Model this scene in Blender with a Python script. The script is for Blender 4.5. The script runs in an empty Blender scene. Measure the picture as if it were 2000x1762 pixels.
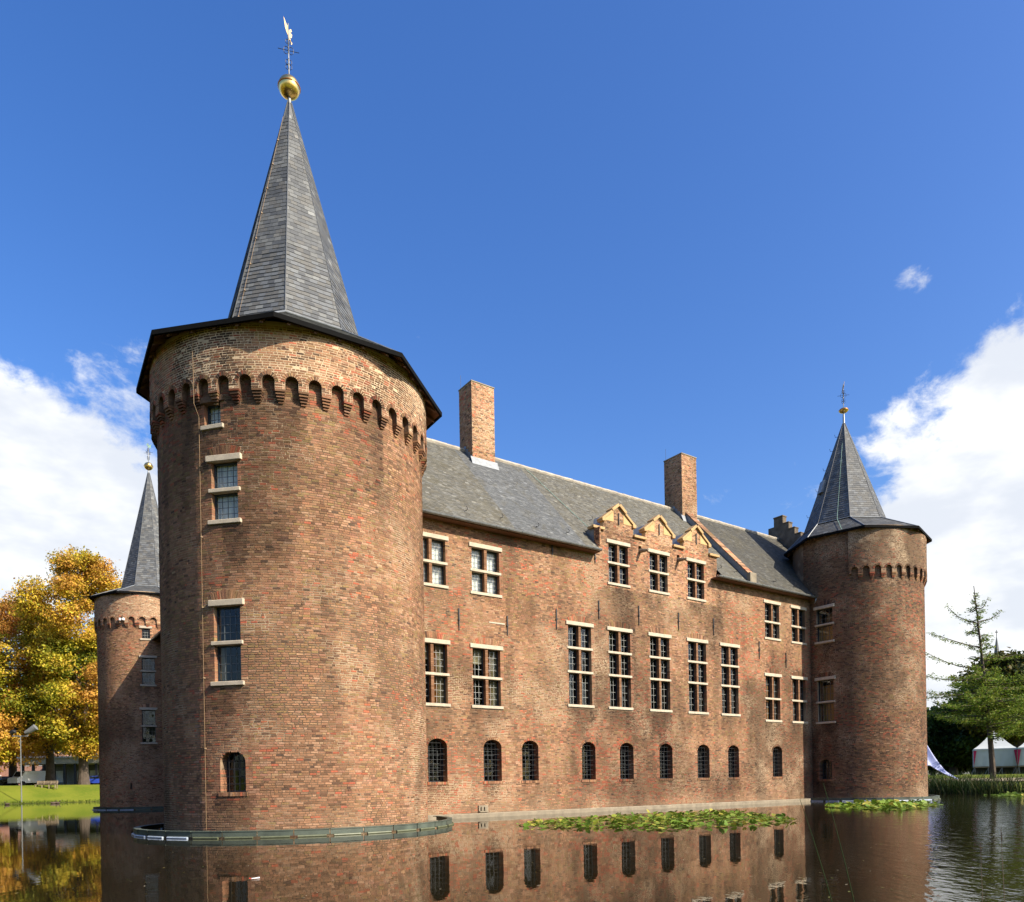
import bpy, bmesh, math, random
import numpy as np
from mathutils import Matrix, Vector
random.seed(7); rng = np.random.default_rng(11)
R_ = math.radians
scene = bpy.context.scene
COL = scene.collection

# ------------------------------------------------------------------ camera
CAM = np.array([-11.2485, -26.4028, 1.3517])
YAW, ROLL = 0.63116, -0.017964
FPX, CXP, CYP = 1479.86, 1047.62, 1529.50
fw = np.array([math.sin(YAW), math.cos(YAW), 0.0])
rt0 = np.array([math.cos(YAW), -math.sin(YAW), 0.0]); up0 = np.array([0, 0, 1.0])
rt = math.cos(ROLL) * rt0 + math.sin(ROLL) * up0
up = -math.sin(ROLL) * rt0 + math.cos(ROLL) * up0
cam_d = bpy.data.cameras.new('camera'); cam = bpy.data.objects.new('camera', cam_d); COL.objects.link(cam)
cam.matrix_world = Matrix(((rt[0], up[0], -fw[0], CAM[0]), (rt[1], up[1], -fw[1], CAM[1]), (rt[2], up[2], -fw[2], CAM[2]), (0, 0, 0, 1)))
cam_d.sensor_fit = 'HORIZONTAL'; cam_d.sensor_width = 36; cam_d.lens = FPX / 2000 * 36
cam_d.shift_x = (1000 - CXP) / 2000; cam_d.shift_y = (CYP - 881) / 2000
cam_d.clip_start = 0.1; cam_d.clip_end = 9000
scene.camera = cam
def pdir(x, y):
    d = fw + rt * (x - CXP) / FPX - up * (y - CYP) / FPX
    return d / np.linalg.norm(d)
def at(x, y, dist):                    # world point seen at photo pixel (x, y) at horizontal distance dist
    d = pdir(x, y); h = math.hypot(d[0], d[1]); return CAM + d * dist / h
def on_z(x, y, z=0.0):
    d = pdir(x, y); return CAM + d * (z - CAM[2]) / d[2]

# ------------------------------------------------------------------ light
SUN_AZ, SUN_EL = 25.0, 37.0            # azimuth from -Y towards +X
sdir = Vector((math.sin(R_(SUN_AZ)) * math.cos(R_(SUN_EL)), -math.cos(R_(SUN_AZ)) * math.cos(R_(SUN_EL)), math.sin(R_(SUN_EL))))
sun_d = bpy.data.lights.new('sun', 'SUN'); sun_d.energy = 5.0; sun_d.angle = R_(0.53); sun_d.color = (1.0, 0.90, 0.74)
sun = bpy.data.objects.new('sun', sun_d); COL.objects.link(sun)
sun.rotation_euler = sdir.to_track_quat('Z', 'Y').to_euler(); sun.location = (0, -60, 60)
vs = scene.view_settings
scene.display_settings.display_device = 'sRGB'
vs.view_transform = 'Standard'; vs.look = 'None'; vs.gamma = 1.0; vs.exposure = 0.8; vs.use_curve_mapping = False
scene.cycles.max_bounces = 6; scene.cycles.transparent_max_bounces = 8
scene.cycles.caustics_reflective = False; scene.cycles.caustics_refractive = False
scene.cycles.use_denoising = True
W = bpy.data.worlds.new('World'); scene.world = W; W.use_nodes = True

class NT:
    def __init__(s, tree): s.t = tree; s.n = tree.nodes; s.l = tree.links
    def new(s, typ, **kw):
        n = s.n.new(typ)
        for k, v in kw.items():
            if k.startswith('i_'):
                key = k[2:]; key = int(key) if key.isdigit() else key
                n.inputs[key].default_value = v
            else: setattr(n, k, v)
        return n
    def link(s, a, b): s.l.new(a, b)
    def math(s, op, a, b=None, clamp=False):
        n = s.n.new('ShaderNodeMath'); n.operation = op; n.use_clamp = clamp
        for i, v in enumerate((a, b)):
            if v is None: continue
            if isinstance(v, (int, float)): n.inputs[i].default_value = v
            else: s.l.new(v, n.inputs[i])
        return n.outputs[0]
    def mix(s, f, a, b, blend='MIX'):
        n = s.n.new('ShaderNodeMix'); n.data_type = 'RGBA'; n.blend_type = blend
        for i, v in ((0, f), (6, a), (7, b)):
            if isinstance(v, (int, float)): n.inputs[i].default_value = v
            elif isinstance(v, tuple): n.inputs[i].default_value = v if len(v) == 4 else (*v, 1)
            else: s.l.new(v, n.inputs[i])
        return n.outputs[2]
    def ramp(s, f, lo, hi, a=0.0, b=1.0, smooth=True):
        n = s.n.new('ShaderNodeMapRange'); n.interpolation_type = 'SMOOTHSTEP' if smooth else 'LINEAR'
        s.l.new(f, n.inputs[0])
        for i, v in zip((1, 2, 3, 4), (lo, hi, a, b)): n.inputs[i].default_value = v
        return n.outputs[0]
    def noise(s, vec, scale, detail=4, rough=0.55, dist=0.0):
        n = s.n.new('ShaderNodeTexNoise'); n.inputs['Scale'].default_value = scale; n.inputs['Detail'].default_value = detail
        n.inputs['Roughness'].default_value = rough; n.inputs['Distortion'].default_value = dist
        if vec is not None: s.l.new(vec, n.inputs['Vector'])
        return n.outputs['Fac']
    def mapping(s, vec, scale=(1, 1, 1), rot=(0, 0, 0), loc=(0, 0, 0)):
        n = s.n.new('ShaderNodeMapping'); n.inputs['Scale'].default_value = scale; n.inputs['Rotation'].default_value = rot; n.inputs['Location'].default_value = loc
        s.l.new(vec, n.inputs['Vector']); return n.outputs[0]

def build_world():
    W.node_tree.nodes.clear(); t = NT(W.node_tree)
    sky = t.new('ShaderNodeTexSky'); sky.sky_type = 'NISHITA'; sky.sun_disc = False
    sky.sun_elevation = R_(SUN_EL); sky.sun_rotation = R_(180 - SUN_AZ)
    sky.altitude = 0; sky.air_density = 1.2; sky.dust_density = 1.8; sky.ozone_density = 4.0
    hs = t.new('ShaderNodeHueSaturation'); hs.inputs['Saturation'].default_value = 1.28; hs.inputs['Hue'].default_value = 0.514; hs.inputs['Value'].default_value = 0.98
    t.link(sky.outputs[0], hs.inputs['Color'])
    tc = t.new('ShaderNodeTexCoord'); d = tc.outputs['Generated']
    nrm = t.new('ShaderNodeVectorMath', operation='NORMALIZE'); t.link(d, nrm.inputs[0]); d = nrm.outputs[0]
    sep = t.new('ShaderNodeSeparateXYZ'); t.link(d, sep.inputs[0]); z = sep.outputs[2]
    # cumulus banks: centre direction, angular radius, strength
    blobs = []
    for px, py, rad, w in ((-20, 1000, 9.5, 1.35), (130, 1020, 8.0, 1.25), (-260, 1000, 12, 1.1), (215, 770, 5.0, .34), (70, 790, 4.5, .30),
                           (2060, 930, 10, 1.3), (1940, 990, 8.5, 1.2), (1830, 1150, 9.5, 1.25), (2200, 860, 9, 1.1), (1790, 900, 5.5, .55), (1590, 920, 3.5, .34), (1900, 800, 5.0, .60), (2080, 770, 7.5, 1.0), (1640, 900, 4.5, .30),
                           (1790, 540, 1.7, .36), (1490, 850, 1.5, .30), (810, 655, 1.4, .32), (1050, 795, 1.4, .24), (2250, 1000, 12, 1.0), (1500, 1250, 9, .6)):
        blobs.append((pdir(px, py), rad, w))
    for az, el, rad, w in ((205, 10, 10, .9), (300, 11, 10, .9)):
        a = R_(az); e = R_(el); blobs.append((np.array([math.sin(a) * math.cos(e), math.cos(a) * math.cos(e), math.sin(e)]), rad, w))
    cover = None
    for c, rad, w in blobs:
        dp = t.new('ShaderNodeVectorMath', operation='DOT_PRODUCT'); t.link(d, dp.inputs[0]); dp.inputs[1].default_value = tuple(c)
        m = t.ramp(dp.outputs['Value'], math.cos(R_(rad)), math.cos(R_(rad * .25)), 0, w, smooth=False)
        cover = m if cover is None else t.math('MAXIMUM', cover, m)
    mp = t.mapping(d, scale=(1, 1, 1.5))
    big = t.noise(mp, 7.0, 9, 0.62, 0.35); fine = t.noise(mp, 26.0, 7, 0.65, 0.3)
    f = t.math('ADD', t.math('MULTIPLY', t.math('SUBTRACT', big, 0.5), 1.5), t.math('MULTIPLY', t.math('SUBTRACT', fine, 0.5), 0.85))
    low = t.ramp(z, 0.0, 0.16, 0.20, 0.0)
    dens = t.math('ADD', t.math('ADD', f, cover), low)
    mask = t.ramp(dens, 0.30, 0.72)
    shade = t.ramp(t.noise(t.mapping(d, scale=(1, 1, 2.2), loc=(3, 1, 0)), 5.5, 5, 0.55), 0.40, 0.66)
    ccol = t.mix(shade, (3.7, 3.9, 4.25), (5.4, 5.4, 5.3))
    col = t.mix(t.math('MULTIPLY', mask, 0.97), hs.outputs[0], ccol)
    bg = t.new('ShaderNodeBackground'); bg.inputs['Strength'].default_value = 0.13
    t.link(col, bg.inputs['Color'])
    out = t.new('ShaderNodeOutputWorld'); t.link(bg.outputs[0], out.inputs['Surface'])
build_world()

# ------------------------------------------------------------------ mesh helpers
def obj(name, me, mat=None, parent=None, label=None, cat=None, group=None, kind=None, loc=None, rz=None):
    o = bpy.data.objects.new(name, me); COL.objects.link(o)
    if mat is not None and me is not None and not me.materials:
        for m in (mat if isinstance(mat, (list, tuple)) else [mat]): me.materials.append(m)
    if parent: o.parent = parent
    if loc is not None: o.location = loc
    if rz is not None: o.rotation_euler = (0, 0, rz)
    if label: o['label'] = label
    if cat: o['category'] = cat
    if group: o['group'] = group
    if kind: o['kind'] = kind
    return o
def thing(name, label, cat, loc=(0, 0, 0), rz=0, group=None):
    return obj(name, None, None, None, label, cat, group, loc=loc, rz=rz)
def mesh_np(name, V, F, col=None, smooth=False):
    V = np.asarray(V, np.float32).reshape(-1, 3); F = np.asarray(F, np.int32); k = F.shape[1]
    me = bpy.data.meshes.new(name)
    me.vertices.add(len(V)); me.vertices.foreach_set('co', V.ravel())
    me.loops.add(F.size); me.loops.foreach_set('vertex_index', F.ravel())
    me.polygons.add(len(F)); me.polygons.foreach_set('loop_start', np.arange(0, F.size, k, dtype=np.int32))
    me.polygons.foreach_set('loop_total', np.full(len(F), k, np.int32))
    me.polygons.foreach_set('use_smooth', np.full(len(F), smooth, bool))
    me.update(calc_edges=True)
    if col is not None:
        c = np.ones((len(F), 4), np.float32); c[:, :3] = np.asarray(col)[:, :3]
        a = me.color_attributes.new('Col', 'FLOAT_COLOR', 'CORNER'); a.data.foreach_set('color', np.repeat(c, k, axis=0).ravel())
    return me
class MB:                              # collects quads, triangles and tubes into one mesh
    def __init__(s): s.v = []; s.f = []; s.m = []
    def face(s, pts, m=0):
        b = len(s.v); s.v += [tuple(map(float, p)) for p in pts]; s.f.append(tuple(range(b, b + len(pts)))); s.m.append(m)
    def hexa(s, p, m=0):               # p: 4 bottom points then 4 top points
        b = len(s.v); s.v += [tuple(map(float, q)) for q in p]
        for f in ((3, 2, 1, 0), (4, 5, 6, 7), (0, 1, 5, 4), (1, 2, 6, 5), (2, 3, 7, 6), (3, 0, 4, 7)):
            s.f.append(tuple(b + i for i in f)); s.m.append(m)
    def box(s, a, b, m=0):
        (x0, y0, z0), (x1, y1, z1) = a, b
        s.hexa([(x0, y0, z0), (x1, y0, z0), (x1, y1, z0), (x0, y1, z0), (x0, y0, z1), (x1, y0, z1), (x1, y1, z1), (x0, y1, z1)], m)
    def tube(s, pts, rad, n=8, m=0, cap=True):
        pts = [np.array(p, float) for p in pts]; rad = rad if hasattr(rad, '__len__') else [rad] * len(pts)
        b = len(s.v)
        for i, p in enumerate(pts):
            d = pts[min(i + 1, len(pts) - 1)] - pts[max(i - 1, 0)]; d /= np.linalg.norm(d) + 1e-9
            a = np.cross(d, (0, 0, 1.0) if abs(d[2]) < .9 else (1.0, 0, 0)); a /= np.linalg.norm(a); c = np.cross(d, a)
            for k in range(n):
                t = 2 * math.pi * k / n; q = p + rad[i] * (math.cos(t) * a + math.sin(t) * c); s.v.append(tuple(q))
        for i in range(len(pts) - 1):
            for k in range(n):
                s.f.append((b + i * n + k, b + i * n + (k + 1) % n, b + (i + 1) * n + (k + 1) % n, b + (i + 1) * n + k)); s.m.append(m)
        if cap:
            s.f.append(tuple(b + k for k in range(n))[::-1]); s.m.append(m)
            e = b + (len(pts) - 1) * n; s.f.append(tuple(e + k for k in range(n))); s.m.append(m)
    def lathe(s, prof, n=24, m=0, cx=0, cy=0, a0=0.0):
        b = len(s.v)
        for r, z in prof:
            for k in range(n):
                t = a0 + 2 * math.pi * k / n; s.v.append((cx + r * math.sin(t), cy - r * math.cos(t), z))
        for i in range(len(prof) - 1):
            for k in range(n):
                s.f.append((b + i * n + k, b + i * n + (k + 1) % n, b + (i + 1) * n + (k + 1) % n, b + (i + 1) * n + k)); s.m.append(m)
    def mesh(s, name, smooth=False):
        me = bpy.data.meshes.new(name); me.from_pydata(s.v, [], s.f); me.update()
        if any(s.m): me.polygons.foreach_set('material_index', s.m)
        if smooth: me.polygons.foreach_set('use_smooth', [True] * len(s.f))
        return me
    def build(s, name, mat, parent=None, smooth=False, **kw):
        return obj(name, s.mesh(name, smooth), mat, parent, **kw)

def _hash(i, j, k, seed):
    h = (i * 374761393 + j * 668265263 + k * 2147483647 + seed * 974634777) & 0xffffffff
    h = ((h ^ (h >> 13)) * 1274126177) & 0xffffffff
    return ((h ^ (h >> 16)) & 0xffff) / 65535.0
def vnoise(P, sc, seed=0):
    P = np.asarray(P, float) * sc + 1000.0; I = np.floor(P).astype(np.int64); f = P - I; f = f * f * (3 - 2 * f); r = 0
    for dx in (0, 1):
        for dy in (0, 1):
            for dz in (0, 1):
                w = (f[:, 0] if dx else 1 - f[:, 0]) * (f[:, 1] if dy else 1 - f[:, 1]) * (f[:, 2] if dz else 1 - f[:, 2])
                r = r + w * _hash(I[:, 0] + dx, I[:, 1] + dy, I[:, 2] + dz, seed)
    return r
def fbm(P, sc, seed=0, o=4):
    r = 0; a = .5; t = 0
    for k in range(o): r = r + a * vnoise(P, sc * 2 ** k, seed + k); t += a; a *= .55
    return r / t

# ------------------------------------------------------------------ materials
def mat(name):
    m = bpy.data.materials.new(name); m.use_nodes = True; m.node_tree.nodes.clear(); t = NT(m.node_tree)
    b = t.new('ShaderNodeBsdfPrincipled'); o = t.new('ShaderNodeOutputMaterial'); t.link(b.outputs[0], o.inputs['Surface'])
    return m, t, b, o
def pos(t): return t.new('ShaderNodeNewGeometry').outputs['Position']
def plain(name, col, rough=.6, metal=0.0, var=.18, vscale=6.0, bump=0.0, bscale=40, spec=None):
    m, t, b, o = mat(name); p = pos(t)
    n = t.noise(p, vscale, 5); f = t.ramp(n, .3, .7, 1 - var, 1 + var, False)
    mm = t.mix(1.0, (*col, 1), f, 'MULTIPLY')
    t.link(mm, b.inputs['Base Color']); b.inputs['Roughness'].default_value = rough; b.inputs['Metallic'].default_value = metal
    if spec is not None: b.inputs['Specular IOR Level'].default_value = spec
    if bump:
        bn = t.new('ShaderNodeBump', i_Strength=bump, i_Distance=.02); t.link(t.noise(p, bscale, 4), bn.inputs['Height']); t.link(bn.outputs[0], b.inputs['Normal'])
    return m
def attr_mat(name, rough=.85, dirt=None, bump=.35, bscale=45, gv=.25, spec=.25):
    m, t, b, o = mat(name); p = pos(t)
    a = t.new('ShaderNodeAttribute', attribute_name='Col')
    c = t.mix(1.0, a.outputs['Color'], t.ramp(t.noise(p, 30, 4), .3, .7, 1 - gv, 1 + gv, False), 'MULTIPLY')
    if dirt:
        for sc, vec, lo, hi, amt, colr in dirt:
            f = t.math('MULTIPLY', t.ramp(t.noise(t.mapping(p, scale=vec), sc, 6, .6, .4), lo, hi), amt)
            c = t.mix(f, c, colr)
    t.link(c, b.inputs['Base Color']); b.inputs['Roughness'].default_value = rough; b.inputs['Specular IOR Level'].default_value = spec
    bn = t.new('ShaderNodeBump', i_Strength=bump, i_Distance=.012); t.link(t.noise(p, bscale, 5, .65), bn.inputs['Height']); t.link(bn.outputs[0], b.inputs['Normal'])
    return m
DIRT = [(.8, (1, 1, .5), .56, .74, .45, (.050, .034, .020)), (2.2, (1, 1, .3), .60, .78, .40, (.045, .032, .020)), (1.1, (1, 1, 1), .62, .80, .25, (.27, .165, .095))]
M = {}
M['brick'] = attr_mat('brick', .9, DIRT, .25, 60, .25)
def mortar_mat():
    m, t, b, o = mat('mortar'); p = pos(t)
    c = t.mix(t.ramp(t.noise(p, .5, 5, .6), .42, .62), (.15, .102, .064), (.40, .295, .19))
    sep = t.new('ShaderNodeSeparateXYZ'); t.link(p, sep.inputs[0])
    c = t.mix(t.math('MULTIPLY', t.ramp(t.noise(t.mapping(p, scale=(1, 1, .4)), 1.2, 6, .6), .55, .75), .6), c, (.055, .038, .024))
    t.link(c, b.inputs['Base Color']); b.inputs['Roughness'].default_value = .95; b.inputs['Specular IOR Level'].default_value = .15
    bn = t.new('ShaderNodeBump', i_Strength=.6, i_Distance=.01); t.link(t.noise(p, 60, 4), bn.inputs['Height']); t.link(bn.outputs[0], b.inputs['Normal'])
    return m
M['mortar'] = mortar_mat()
M['mortar_light'] = plain('mortar_light', (.52, .39, .25), .95, var=.2, vscale=2.0, bump=.5, bscale=60, spec=.15)
M['slate'] = attr_mat('slate', .65, [(2.0, (1, 1, 1), .58, .78, .35, (.12, .11, .07))], .25, 30, .15, .4)
M['roof_slate'] = attr_mat('roof_slate', .8, [(.9, (1, 1, .6), .50, .68, .55, (.10, .088, .055)), (2.4, (1, 1, .5), .58, .72, .5, (.075, .066, .042)), (1.4, (1, 1, .5), .60, .8, .35, (.30, .31, .30))], .3, 25, .2, .3)
M['stone'] = plain('stone', (.46, .39, .29), .8, var=.14, vscale=5, bump=.25)
M['ochre'] = plain('ochre_plaster', (.52, .33, .14), .8, var=.12, vscale=5, bump=.2)
M['ochre_dark'] = plain('ochre_coping', (.44, .275, .115), .75, var=.16, vscale=5, bump=.2)
M['iron'] = plain('black_iron', (.016, .015, .016), .55, var=.2)
M['black'] = plain('black_fascia', (.006, .006, .006), .9, spec=.08)
M['timber'] = plain('brown_timber', (.15, .070, .038), .7, var=.25, vscale=9, bump=.3, bscale=20)
M['frame'] = plain('dark_blue_frame', (.014, .022, .030), .4)
M['bars'] = plain('pale_glazing_bars', (.34, .35, .33), .5)
M['bars_dark'] = plain('grey_glazing_bars', (.10, .115, .12), .5)
M['zinc'] = plain('zinc', (.26, .27, .27), .42, .55, var=.2, vscale=3)
M['lead'] = plain('lead_flashing', (.22, .235, .245), .5, .3, var=.2)
M['ridge'] = plain('ridge_mortar', (.36, .32, .26), .85, var=.25, vscale=4, bump=.3)
M['gold'] = plain('gilding', (1.0, .66, .22), .28, 1.0, var=.05)
M['rim'] = plain('reddish_gilding', (.50, .20, .06), .35, .8)
M['gold_matt'] = plain('worn_gilding', (.55, .38, .17), .6, .3, var=.15)
M['concrete'] = plain('concrete', (.24, .20, .14), .85, var=.25, vscale=3, bump=.4)
M['collar'] = plain('grey_green_metal', (.070, .086, .066), .55, .05, var=.35, vscale=2.5)
M['float'] = plain('pale_tube', (.36, .42, .50), .4)
M['float_green'] = plain('algae_tube', (.10, .11, .06), .5)
M['copper'] = plain('copper_cable', (.20, .13, .07), .7)
M['verdigris'] = plain('verdigris_cable', (.22, .36, .29), .6)
M['white'] = plain('white_paint', (.74, .73, .70), .6, var=.08)
M['curtain_white'] = plain('white_blind', (.80, .80, .76), .9, var=.06)
M['curtain_brown'] = plain('brown_curtain', (.46, .25, .08), .9, var=.25, vscale=14)
M['curtain_beige'] = plain('beige_curtain', (.46, .40, .26), .9, var=.12, vscale=8)
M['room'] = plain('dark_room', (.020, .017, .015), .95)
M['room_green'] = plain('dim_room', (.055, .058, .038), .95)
def glass_mat():
    m, t, b, o = mat('old_glass'); t.n.remove(b)
    lw = t.new('ShaderNodeLayerWeight', i_Blend=.5); f5 = t.math('POWER', lw.outputs['Facing'], 5.0); fr = t.math('ADD', t.math('MULTIPLY', f5, .8), .04); gl = t.new('ShaderNodeBsdfGlossy', i_Roughness=.02); gl.inputs['Color'].default_value = (.92, .95, 1, 1)
    tr = t.new('ShaderNodeBsdfTransparent'); tr.inputs['Color'].default_value = (.84, .88, .86, 1)
    mx = t.new('ShaderNodeMixShader'); t.link(fr, mx.inputs[0]); t.link(tr.outputs[0], mx.inputs[1]); t.link(gl.outputs[0], mx.inputs[2])
    t.link(mx.outputs[0], o.inputs['Surface']); return m
M['glass'] = glass_mat()
def leaf_mat(name, transl=.35):
    m, t, b, o = mat(name); a = t.new('ShaderNodeAttribute', attribute_name='Col')
    t.link(a.outputs['Color'], b.inputs['Base Color']); b.inputs['Roughness'].default_value = .55; b.inputs['Specular IOR Level'].default_value = .25
    tl = t.new('ShaderNodeBsdfTranslucent'); t.link(a.outputs['Color'], tl.inputs['Color'])
    mx = t.new('ShaderNodeMixShader', i_0=transl); t.link(b.outputs[0], mx.inputs[1]); t.link(tl.outputs[0], mx.inputs[2]); t.link(mx.outputs[0], o.inputs['Surface'])
    return m
M['leaf'] = leaf_mat('leaf'); M['pad'] = leaf_mat('lily_leaf', .2)
M['bark'] = plain('bark', (.075, .055, .040), .9, var=.35, vscale=3, bump=.8, bscale=12)

# ------------------------------------------------------------------ setting: ground, water
def pxy(px, dist): q = at(px, 1500, dist); return (q[0], q[1])
POND = [pxy(-900, 60), pxy(-420, 92), pxy(-120, 106), pxy(60, 109), pxy(220, 111), pxy(420, 110), pxy(800, 112), pxy(1200, 112), pxy(1500, 100), pxy(1700, 76),
        pxy(1830, 66), pxy(1930, 62.5), pxy(2050, 60), pxy(2400, 50), pxy(3200, 30), (CAM[0] + 14, CAM[1] - 6), (CAM[0] + 5, CAM[1] + 1.2), (CAM[0] - 2, CAM[1] + 2.2), (CAM[0] - 14, CAM[1] + 2), (CAM[0] - 40, CAM[1] + 6)]
PN = np.array(POND)
def sdist(X, Y):                       # signed distance to the pond edge, positive on land
    d = np.full(X.shape, 1e9); ins = np.zeros(X.shape, bool)
    for i in range(len(PN)):
        a = PN[i]; b = PN[(i + 1) % len(PN)]; e = b - a
        tt = np.clip(((X - a[0]) * e[0] + (Y - a[1]) * e[1]) / (e @ e), 0, 1)
        d = np.minimum(d, np.hypot(X - a[0] - tt * e[0], Y - a[1] - tt * e[1]))
        c = ((a[1] > Y) != (b[1] > Y)) & (X < (b[0] - a[0]) * (Y - a[1]) / (b[1] - a[1] + 1e-12) + a[0]); ins ^= c
    return np.where(ins, -d, d)
def ground_z(X, Y):
    X = np.atleast_1d(np.asarray(X, float)); Y = np.atleast_1d(np.asarray(Y, float)); s = sdist(X, Y)
    side = np.clip((X * rt0[0] + Y * rt0[1] + 5) / 40, 0, 1); near = np.hypot(X - CAM[0], Y - CAM[1]) < 25
    A = 2.1 * (1 - side) + 1.25 * side; A = np.where(near, .55, A)
    w = 9.0 * (1 - side) + 12 * side
    u = np.clip(s / w, 0, 1); land = .14 * np.clip(s / .35, 0, 1) + A * (u * u * (3 - 2 * u)) + np.clip(s - 30, 0, 400) * .002
    return np.where(s > 0, land, np.maximum(-1.3, s * .5))
def gz(x, y): return float(ground_z(x, y)[0])
def build_ground():
    m, t, b, o = mat('lawn'); p = pos(t)
    c = t.mix(t.ramp(t.noise(p, .25, 5), .35, .65), (.095, .135, .012), (.155, .18, .018))
    c = t.mix(t.math('MULTIPLY', t.ramp(t.noise(p, 4, 6, .7), .45, .7), .6), c, (.19, .175, .03))
    c = t.mix(t.math('MULTIPLY', t.ramp(t.noise(p, 14, 5, .7), .5, .75), .5), c, (.05, .085, .010))
    sep = t.new('ShaderNodeSeparateXYZ'); t.link(p, sep.inputs[0])
    c = t.mix(t.ramp(sep.outputs[2], -.02, .10), (.045, .040, .022), c)
    t.link(c, b.inputs['Base Color']); b.inputs['Roughness'].default_value = .9; b.inputs['Specular IOR Level'].default_value = .1
    bn = t.new('ShaderNodeBump', i_Strength=.8, i_Distance=.06); t.link(t.noise(p, 9, 6, .7), bn.inputs['Height']); t.link(bn.outputs[0], b.inputs['Normal'])
    xs = np.concatenate([[-4000, -1800, -800, -400, -250], np.arange(-160, 181, 2.0), [250, 400, 800, 1800, 4000]])
    ys = np.concatenate([[-4000, -1500, -500, -200, -100], np.arange(-60, 181, 2.0), [250, 400, 800, 1800, 4000]])
    X, Y = np.meshgrid(xs, ys); Z = ground_z(X.ravel(), Y.ravel())
    V = np.stack([X.ravel(), Y.ravel(), np.minimum(Z, 3.2)], 1); nx = len(xs)
    i, j = np.meshgrid(np.arange(nx - 1), np.arange(len(ys) - 1)); q = (j * nx + i).ravel()
    F = np.stack([q, q + 1, q + nx + 1, q + nx], 1)
    obj('ground', mesh_np('ground', V, F, smooth=True), m, kind='structure', label='green park lawn sloping to the moat', cat='ground')
def build_water():
    m, t, b, o = mat('moat_water'); p = pos(t)
    b.inputs['Base Color'].default_value = (.014, .011, .005, 1); b.inputs['Roughness'].default_value = .015; b.inputs['IOR'].default_value = 1.30
    b.inputs['Specular IOR Level'].default_value = .42
    a = math.atan2(fw[1], fw[0])
    v = t.mapping(p, rot=(0, 0, -a)); v2 = t.mapping(v, scale=(.55, 1.0, 1))
    # wind on the open water to the right of the castle
    wd = t.new('ShaderNodeVectorMath', operation='DOT_PRODUCT'); t.link(p, wd.inputs[0]); wd.inputs[1].default_value = (rt0[0], rt0[1], 0)
    fd = t.new('ShaderNodeVectorMath', operation='DOT_PRODUCT'); t.link(p, fd.inputs[0]); fd.inputs[1].default_value = (fw[0], fw[1], 0)
    c0 = float(CAM @ rt0); f0 = float(CAM @ fw)
    ratio = t.math('DIVIDE', t.math('SUBTRACT', wd.outputs['Value'], c0), t.math('MAXIMUM', t.math('SUBTRACT', fd.outputs['Value'], f0), 1.0))
    wob = t.math('MULTIPLY', t.math('SUBTRACT', t.noise(p, .12, 3), .5), .22)
    wind = t.ramp(t.math('ADD', ratio, wob), .30, .56)
    calm = t.ramp(t.noise(t.mapping(v, scale=(.35, .12, 1)), .35, 3), .52, .70)
    amp = t.math('ADD', t.math('MULTIPLY', wind, .30), t.math('ADD', t.math('MULTIPLY', calm, .045), .022))
    h = t.math('ADD', t.math('MULTIPLY', t.noise(v2, 2.2, 3, .5), 1.0), t.math('MULTIPLY', t.noise(v2, 6.5, 3, .5), .40))
    bn = t.new('ShaderNodeBump', i_Distance=.055); t.link(amp, bn.inputs['Strength']); t.link(h, bn.inputs['Height']); t.link(bn.outputs[0], b.inputs['Normal'])
    mb = MB(); mb.face([(-200, -80, 0), (200, -80, 0), (200, 140, 0), (-200, 140, 0)])
    mb.build('water', m, kind='structure', label='still brown moat water around the castle', cat='water')
build_ground(); build_water()

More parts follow.
